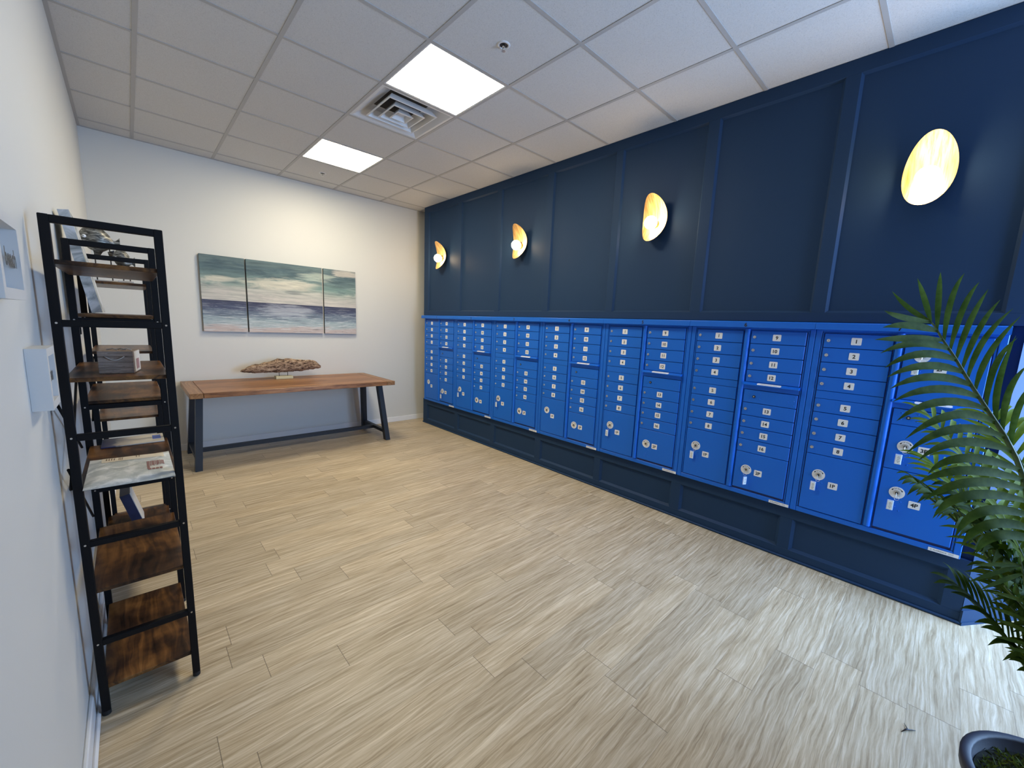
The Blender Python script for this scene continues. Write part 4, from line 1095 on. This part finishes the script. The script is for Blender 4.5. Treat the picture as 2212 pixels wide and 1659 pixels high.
LEFTS = [([1.969, -5.493, 1.548], [1.891, -5.444, 1.558], [1.836, -5.401, 1.577]), ([1.969, -5.514, 1.523], [1.883, -5.458, 1.535], [1.812, -5.406, 1.527]), ([1.972, -5.535, 1.5], [1.867, -5.464, 1.497], [1.779, -5.396, 1.491]), ([1.972, -5.551, 1.474], [1.869, -5.479, 1.484], [1.78, -5.414, 1.453]), ([1.971, -5.569, 1.442], [1.865, -5.493, 1.454], [1.774, -5.429, 1.412]), ([1.968, -5.586, 1.406], [1.86, -5.508, 1.422], [1.765, -5.439, 1.387]), ([1.964, -5.606, 1.371], [1.852, -5.522, 1.392], [1.754, -5.45, 1.356]), ([1.958, -5.623, 1.338], [1.843, -5.537, 1.36], [1.74, -5.461, 1.322]), ([1.955, -5.643, 1.305], [1.835, -5.551, 1.326], [1.729, -5.476, 1.271]), ([1.956, -5.662, 1.269], [1.846, -5.58, 1.293], [1.732, -5.5, 1.225]), ([1.957, -5.683, 1.231], [1.835, -5.589, 1.257], [1.72, -5.508, 1.189]), ([1.954, -5.7, 1.195], [1.832, -5.605, 1.225], [1.729, -5.533, 1.173]), ([1.94, -5.717, 1.155], [1.785, -5.617, 1.192], [1.739, -5.556, 1.14]), ([1.943, -5.734, 1.129], [1.773, -5.621, 1.162], [1.706, -5.539, 1.114]), ([1.939, -5.741, 1.106], [1.773, -5.633, 1.133], [1.71, -5.558, 1.073]), ([1.928, -5.746, 1.076], [1.762, -5.637, 1.102], [1.716, -5.581, 1.03]), ([1.921, -5.755, 1.035], [1.779, -5.669, 1.066], [1.747, -5.628, 0.986]), ([1.912, -5.761, 0.999], [1.783, -5.686, 1.036], [1.75, -5.642, 0.964]), ([1.907, -5.767, 0.971], [1.79, -5.703, 1.01], [1.772, -5.671, 0.95])]
RIGHTS = [([1.981, -5.496, 1.555], [1.966, -5.446, 1.591], [1.972, -5.399, 1.645]), ([1.992, -5.507, 1.556], [2.002, -5.475, 1.62], [2.033, -5.448, 1.689]), ([1.984, -5.523, 1.531], [2.015, -5.504, 1.631], [2.069, -5.496, 1.709]), ([1.985, -5.546, 1.502], [2.026, -5.532, 1.62], [2.106, -5.548, 1.707]), ([1.988, -5.564, 1.478], [2.04, -5.56, 1.595], [2.126, -5.583, 1.681]), ([1.985, -5.578, 1.45], [2.041, -5.58, 1.559], [2.134, -5.605, 1.66]), ([1.987, -5.595, 1.423], [2.048, -5.601, 1.535], [2.147, -5.634, 1.628]), ([1.989, -5.612, 1.396], [2.045, -5.615, 1.503], [2.163, -5.664, 1.603]), ([1.983, -5.63, 1.362], [2.038, -5.632, 1.468], [2.159, -5.682, 1.581]), ([1.971, -5.651, 1.317], [2.021, -5.646, 1.43], [2.122, -5.682, 1.514]), ([1.968, -5.671, 1.275], [2.01, -5.659, 1.386], [2.103, -5.677, 1.521]), ([1.975, -5.689, 1.253], [2.021, -5.682, 1.36], [2.115, -5.713, 1.437]), ([1.977, -5.711, 1.215], [2.024, -5.706, 1.321], [2.119, -5.738, 1.396])]
NF = Vector((-0.90, 0.05, 0.20)).normalized()
m_ = MB()
rs = [0.0020, 0.0026, 0.0032, 0.0038, 0.0044, 0.0048, 0.0052, 0.0056, 0.006, 0.0062, 0.0066, 0.007, 0.008, 0.009, 0.010]
m_.tube(RACH, rs, 8, 1)
def nearest(p):
    best = None
    for a, c in zip(RACH, RACH[1:]):
        a, c = Vector(a), Vector(c); t_ = max(0, min(1, (p-a).dot(c-a)/(c-a).length_squared)); q = a+(c-a)*t_
        if best is None or (q-p).length < (best-p).length: best = q
    return best
for i, (a, c, e) in enumerate(LEFTS): leaflet(m_, nearest(Vector(a)), c, e, 0.0235 if i else 0.019, NF)
for i, (a, c, e) in enumerate(RIGHTS): leaflet(m_, nearest(Vector(a)), c, e, 0.0140, NF)
put('frond', m_, [M_LEAF, M_STEM], r)

def frond(az, length, lean, rise, seed, ml, width=0.018, mi=0, start=0.35, nl=22, gravity=0.5, mat=None, base=None):
    """arching frond: az azimuth, rise = initial elevation, lean = how fast it bends over"""
    rnd_ = random.Random(seed); m2 = MB(); p = Vector(base or (PC.x+rnd_.uniform(-.04, .04), PC.y+rnd_.uniform(-.04, .04), PZ_-0.03))
    el = math.radians(rise); hz_ = Vector((math.cos(math.radians(az)), math.sin(math.radians(az)), 0)); side = Vector((-hz_.y, hz_.x, 0))
    pts = [p.copy()]; n_ = 24; dirs = []
    for i in range(n_):
        e = el-math.radians(lean)*(i/n_)**1.3
        d = hz_*math.cos(e)+Vector((0, 0, 1))*math.sin(e); dirs.append(d); p = p+d*length/n_; pts.append(p.copy())
    dirs.append(dirs[-1])
    m2.tube(pts, [0.007*(1-0.75*i/n_)+0.001 for i in range(n_+1)], 6, 1)
    for k in range(nl):
        t_ = start+(1-start)*k/(nl-1)*0.985; f_ = t_*n_; i = int(min(n_-1, f_)); q = pts[i].lerp(pts[i+1], f_-i); d = dirs[i]
        nrm = d.cross(side).normalized()
        if nrm.z < 0: nrm = -nrm
        L_ = ml*(0.55+0.45*math.sin(PI*min(1, (k+2)/nl*0.95)))
        for s_ in (-1, 1):
            ang = math.radians(38+14*(1-k/nl)+rnd_.uniform(-6, 6)); dd = d*math.cos(ang)+side*s_*math.sin(ang)+nrm*0.18
            dd.normalize(); tip = q+dd*L_+Vector((0, 0, -gravity*L_*rnd_.uniform(0.3, 0.6))); mid = q+dd*L_*0.52+Vector((0, 0, 0.02*L_))
            leaflet(m2, q, mid, tip, width*rnd_.uniform(0.85, 1.1), nrm, 0, 7)
    put('frond', m2, [mat or M_LEAF, M_STEM], r)
# az 90 points to the back wall, 180 to the left wall
frond(60, 1.12, 45, 84, 1, 0.22, gravity=0.6, mat=M_LEAFY)
frond(95, 0.80, 34, 86, 2, 0.20, start=0.4, gravity=0.8)
frond(120, 0.70, 44, 86, 3, 0.19, start=0.35, gravity=0.9)
frond(75, 0.86, 40, 84, 21, 0.22, start=0.35, gravity=0.7)
frond(110, 0.62, 40, 82, 22, 0.18, start=0.3, gravity=0.7)
frond(100, 0.92, 52, 86, 23, 0.20, start=0.4, gravity=0.9, nl=26)
frond(30, 1.15, 50, 84, 5, 0.24, mat=M_LEAFY)
frond(48, 0.98, 52, 80, 6, 0.22, mat=M_LEAFY)
frond(10, 0.95, 70, 76, 7, 0.24)
frond(330, 1.05, 70, 80, 8, 0.25)
frond(285, 0.95, 75, 78, 9, 0.24)
frond(240, 0.90, 70, 82, 10, 0.22)
frond(80, 0.60, 50, 82, 13, 0.20)
frond(125, 0.46, 35, 86, 14, 0.15, start=0.3)
# low frond with short pointed leaflets beside the pot
m_ = MB(); LR = [(1.93, -5.92, 0.24), (1.88, -5.885, 0.42), (1.83, -5.84, 0.58), (1.79, -5.80, 0.72), (1.77, -5.775, 0.83), (1.755, -5.755, 0.92), (1.735, -5.735, 0.99)]
m_.tube(LR, [0.007, 0.0065, 0.006, 0.005, 0.004, 0.003, 0.001], 6, 1)
LOW = [([1.733, -5.739, 0.856], [1.672, -5.699, 0.902]), ([1.742, -5.758, 0.807], [1.662, -5.696, 0.868]), ([1.747, -5.769, 0.776], [1.67, -5.71, 0.84]), ([1.75, -5.779, 0.743], [1.668, -5.717, 0.797]), ([1.748, -5.783, 0.72], [1.686, -5.74, 0.771]), ([1.688, -5.681, 0.931], [1.632, -5.657, 0.921]), ([1.69, -5.682, 0.931], [1.644, -5.659, 0.962]), ([1.708, -5.702, 0.918], [1.654, -5.681, 0.905])]
for a_, e_ in LOW:
    a_, e_ = Vector(a_), Vector(e_); q = None
    for g0, g1 in zip(LR, LR[1:]):
        g0, g1 = Vector(g0), Vector(g1); t_ = max(0, min(1, (a_-g0).dot(g1-g0)/(g1-g0).length_squared)); w2 = g0+(g1-g0)*t_
        if q is None or (w2-a_).length < (q-a_).length: q = w2
    leaflet(m_, q, (q+e_)*0.5+Vector((0, 0, 0.003)), e_, 0.010, NF)
    leaflet(m_, q, q+Vector((0.05, -0.03, 0.05)), q+Vector((0.12, -0.05, 0.07)), 0.014, NF)
put('frond', m_, [M_LEAF, M_STEM], r)

# scrap of dry leaf on the floor by the pot
m_ = MB(); m_.tube([(2.262, -5.628, 0.002), (2.285, -5.640, 0.006), (2.310, -5.665, 0.003)], [0.0010, 0.0032, 0.0010], 5)
m_.tube([(2.290, -5.645, 0.004), (2.318, -5.632, 0.003)], [0.0022, 0.0008], 5)
tag(put('dry_leaf_scrap', m_, M_DARKM, origin=(2.285, -5.64, 0)), 'small dark dried leaf scrap on the floor beside the palm pot', 'debris')
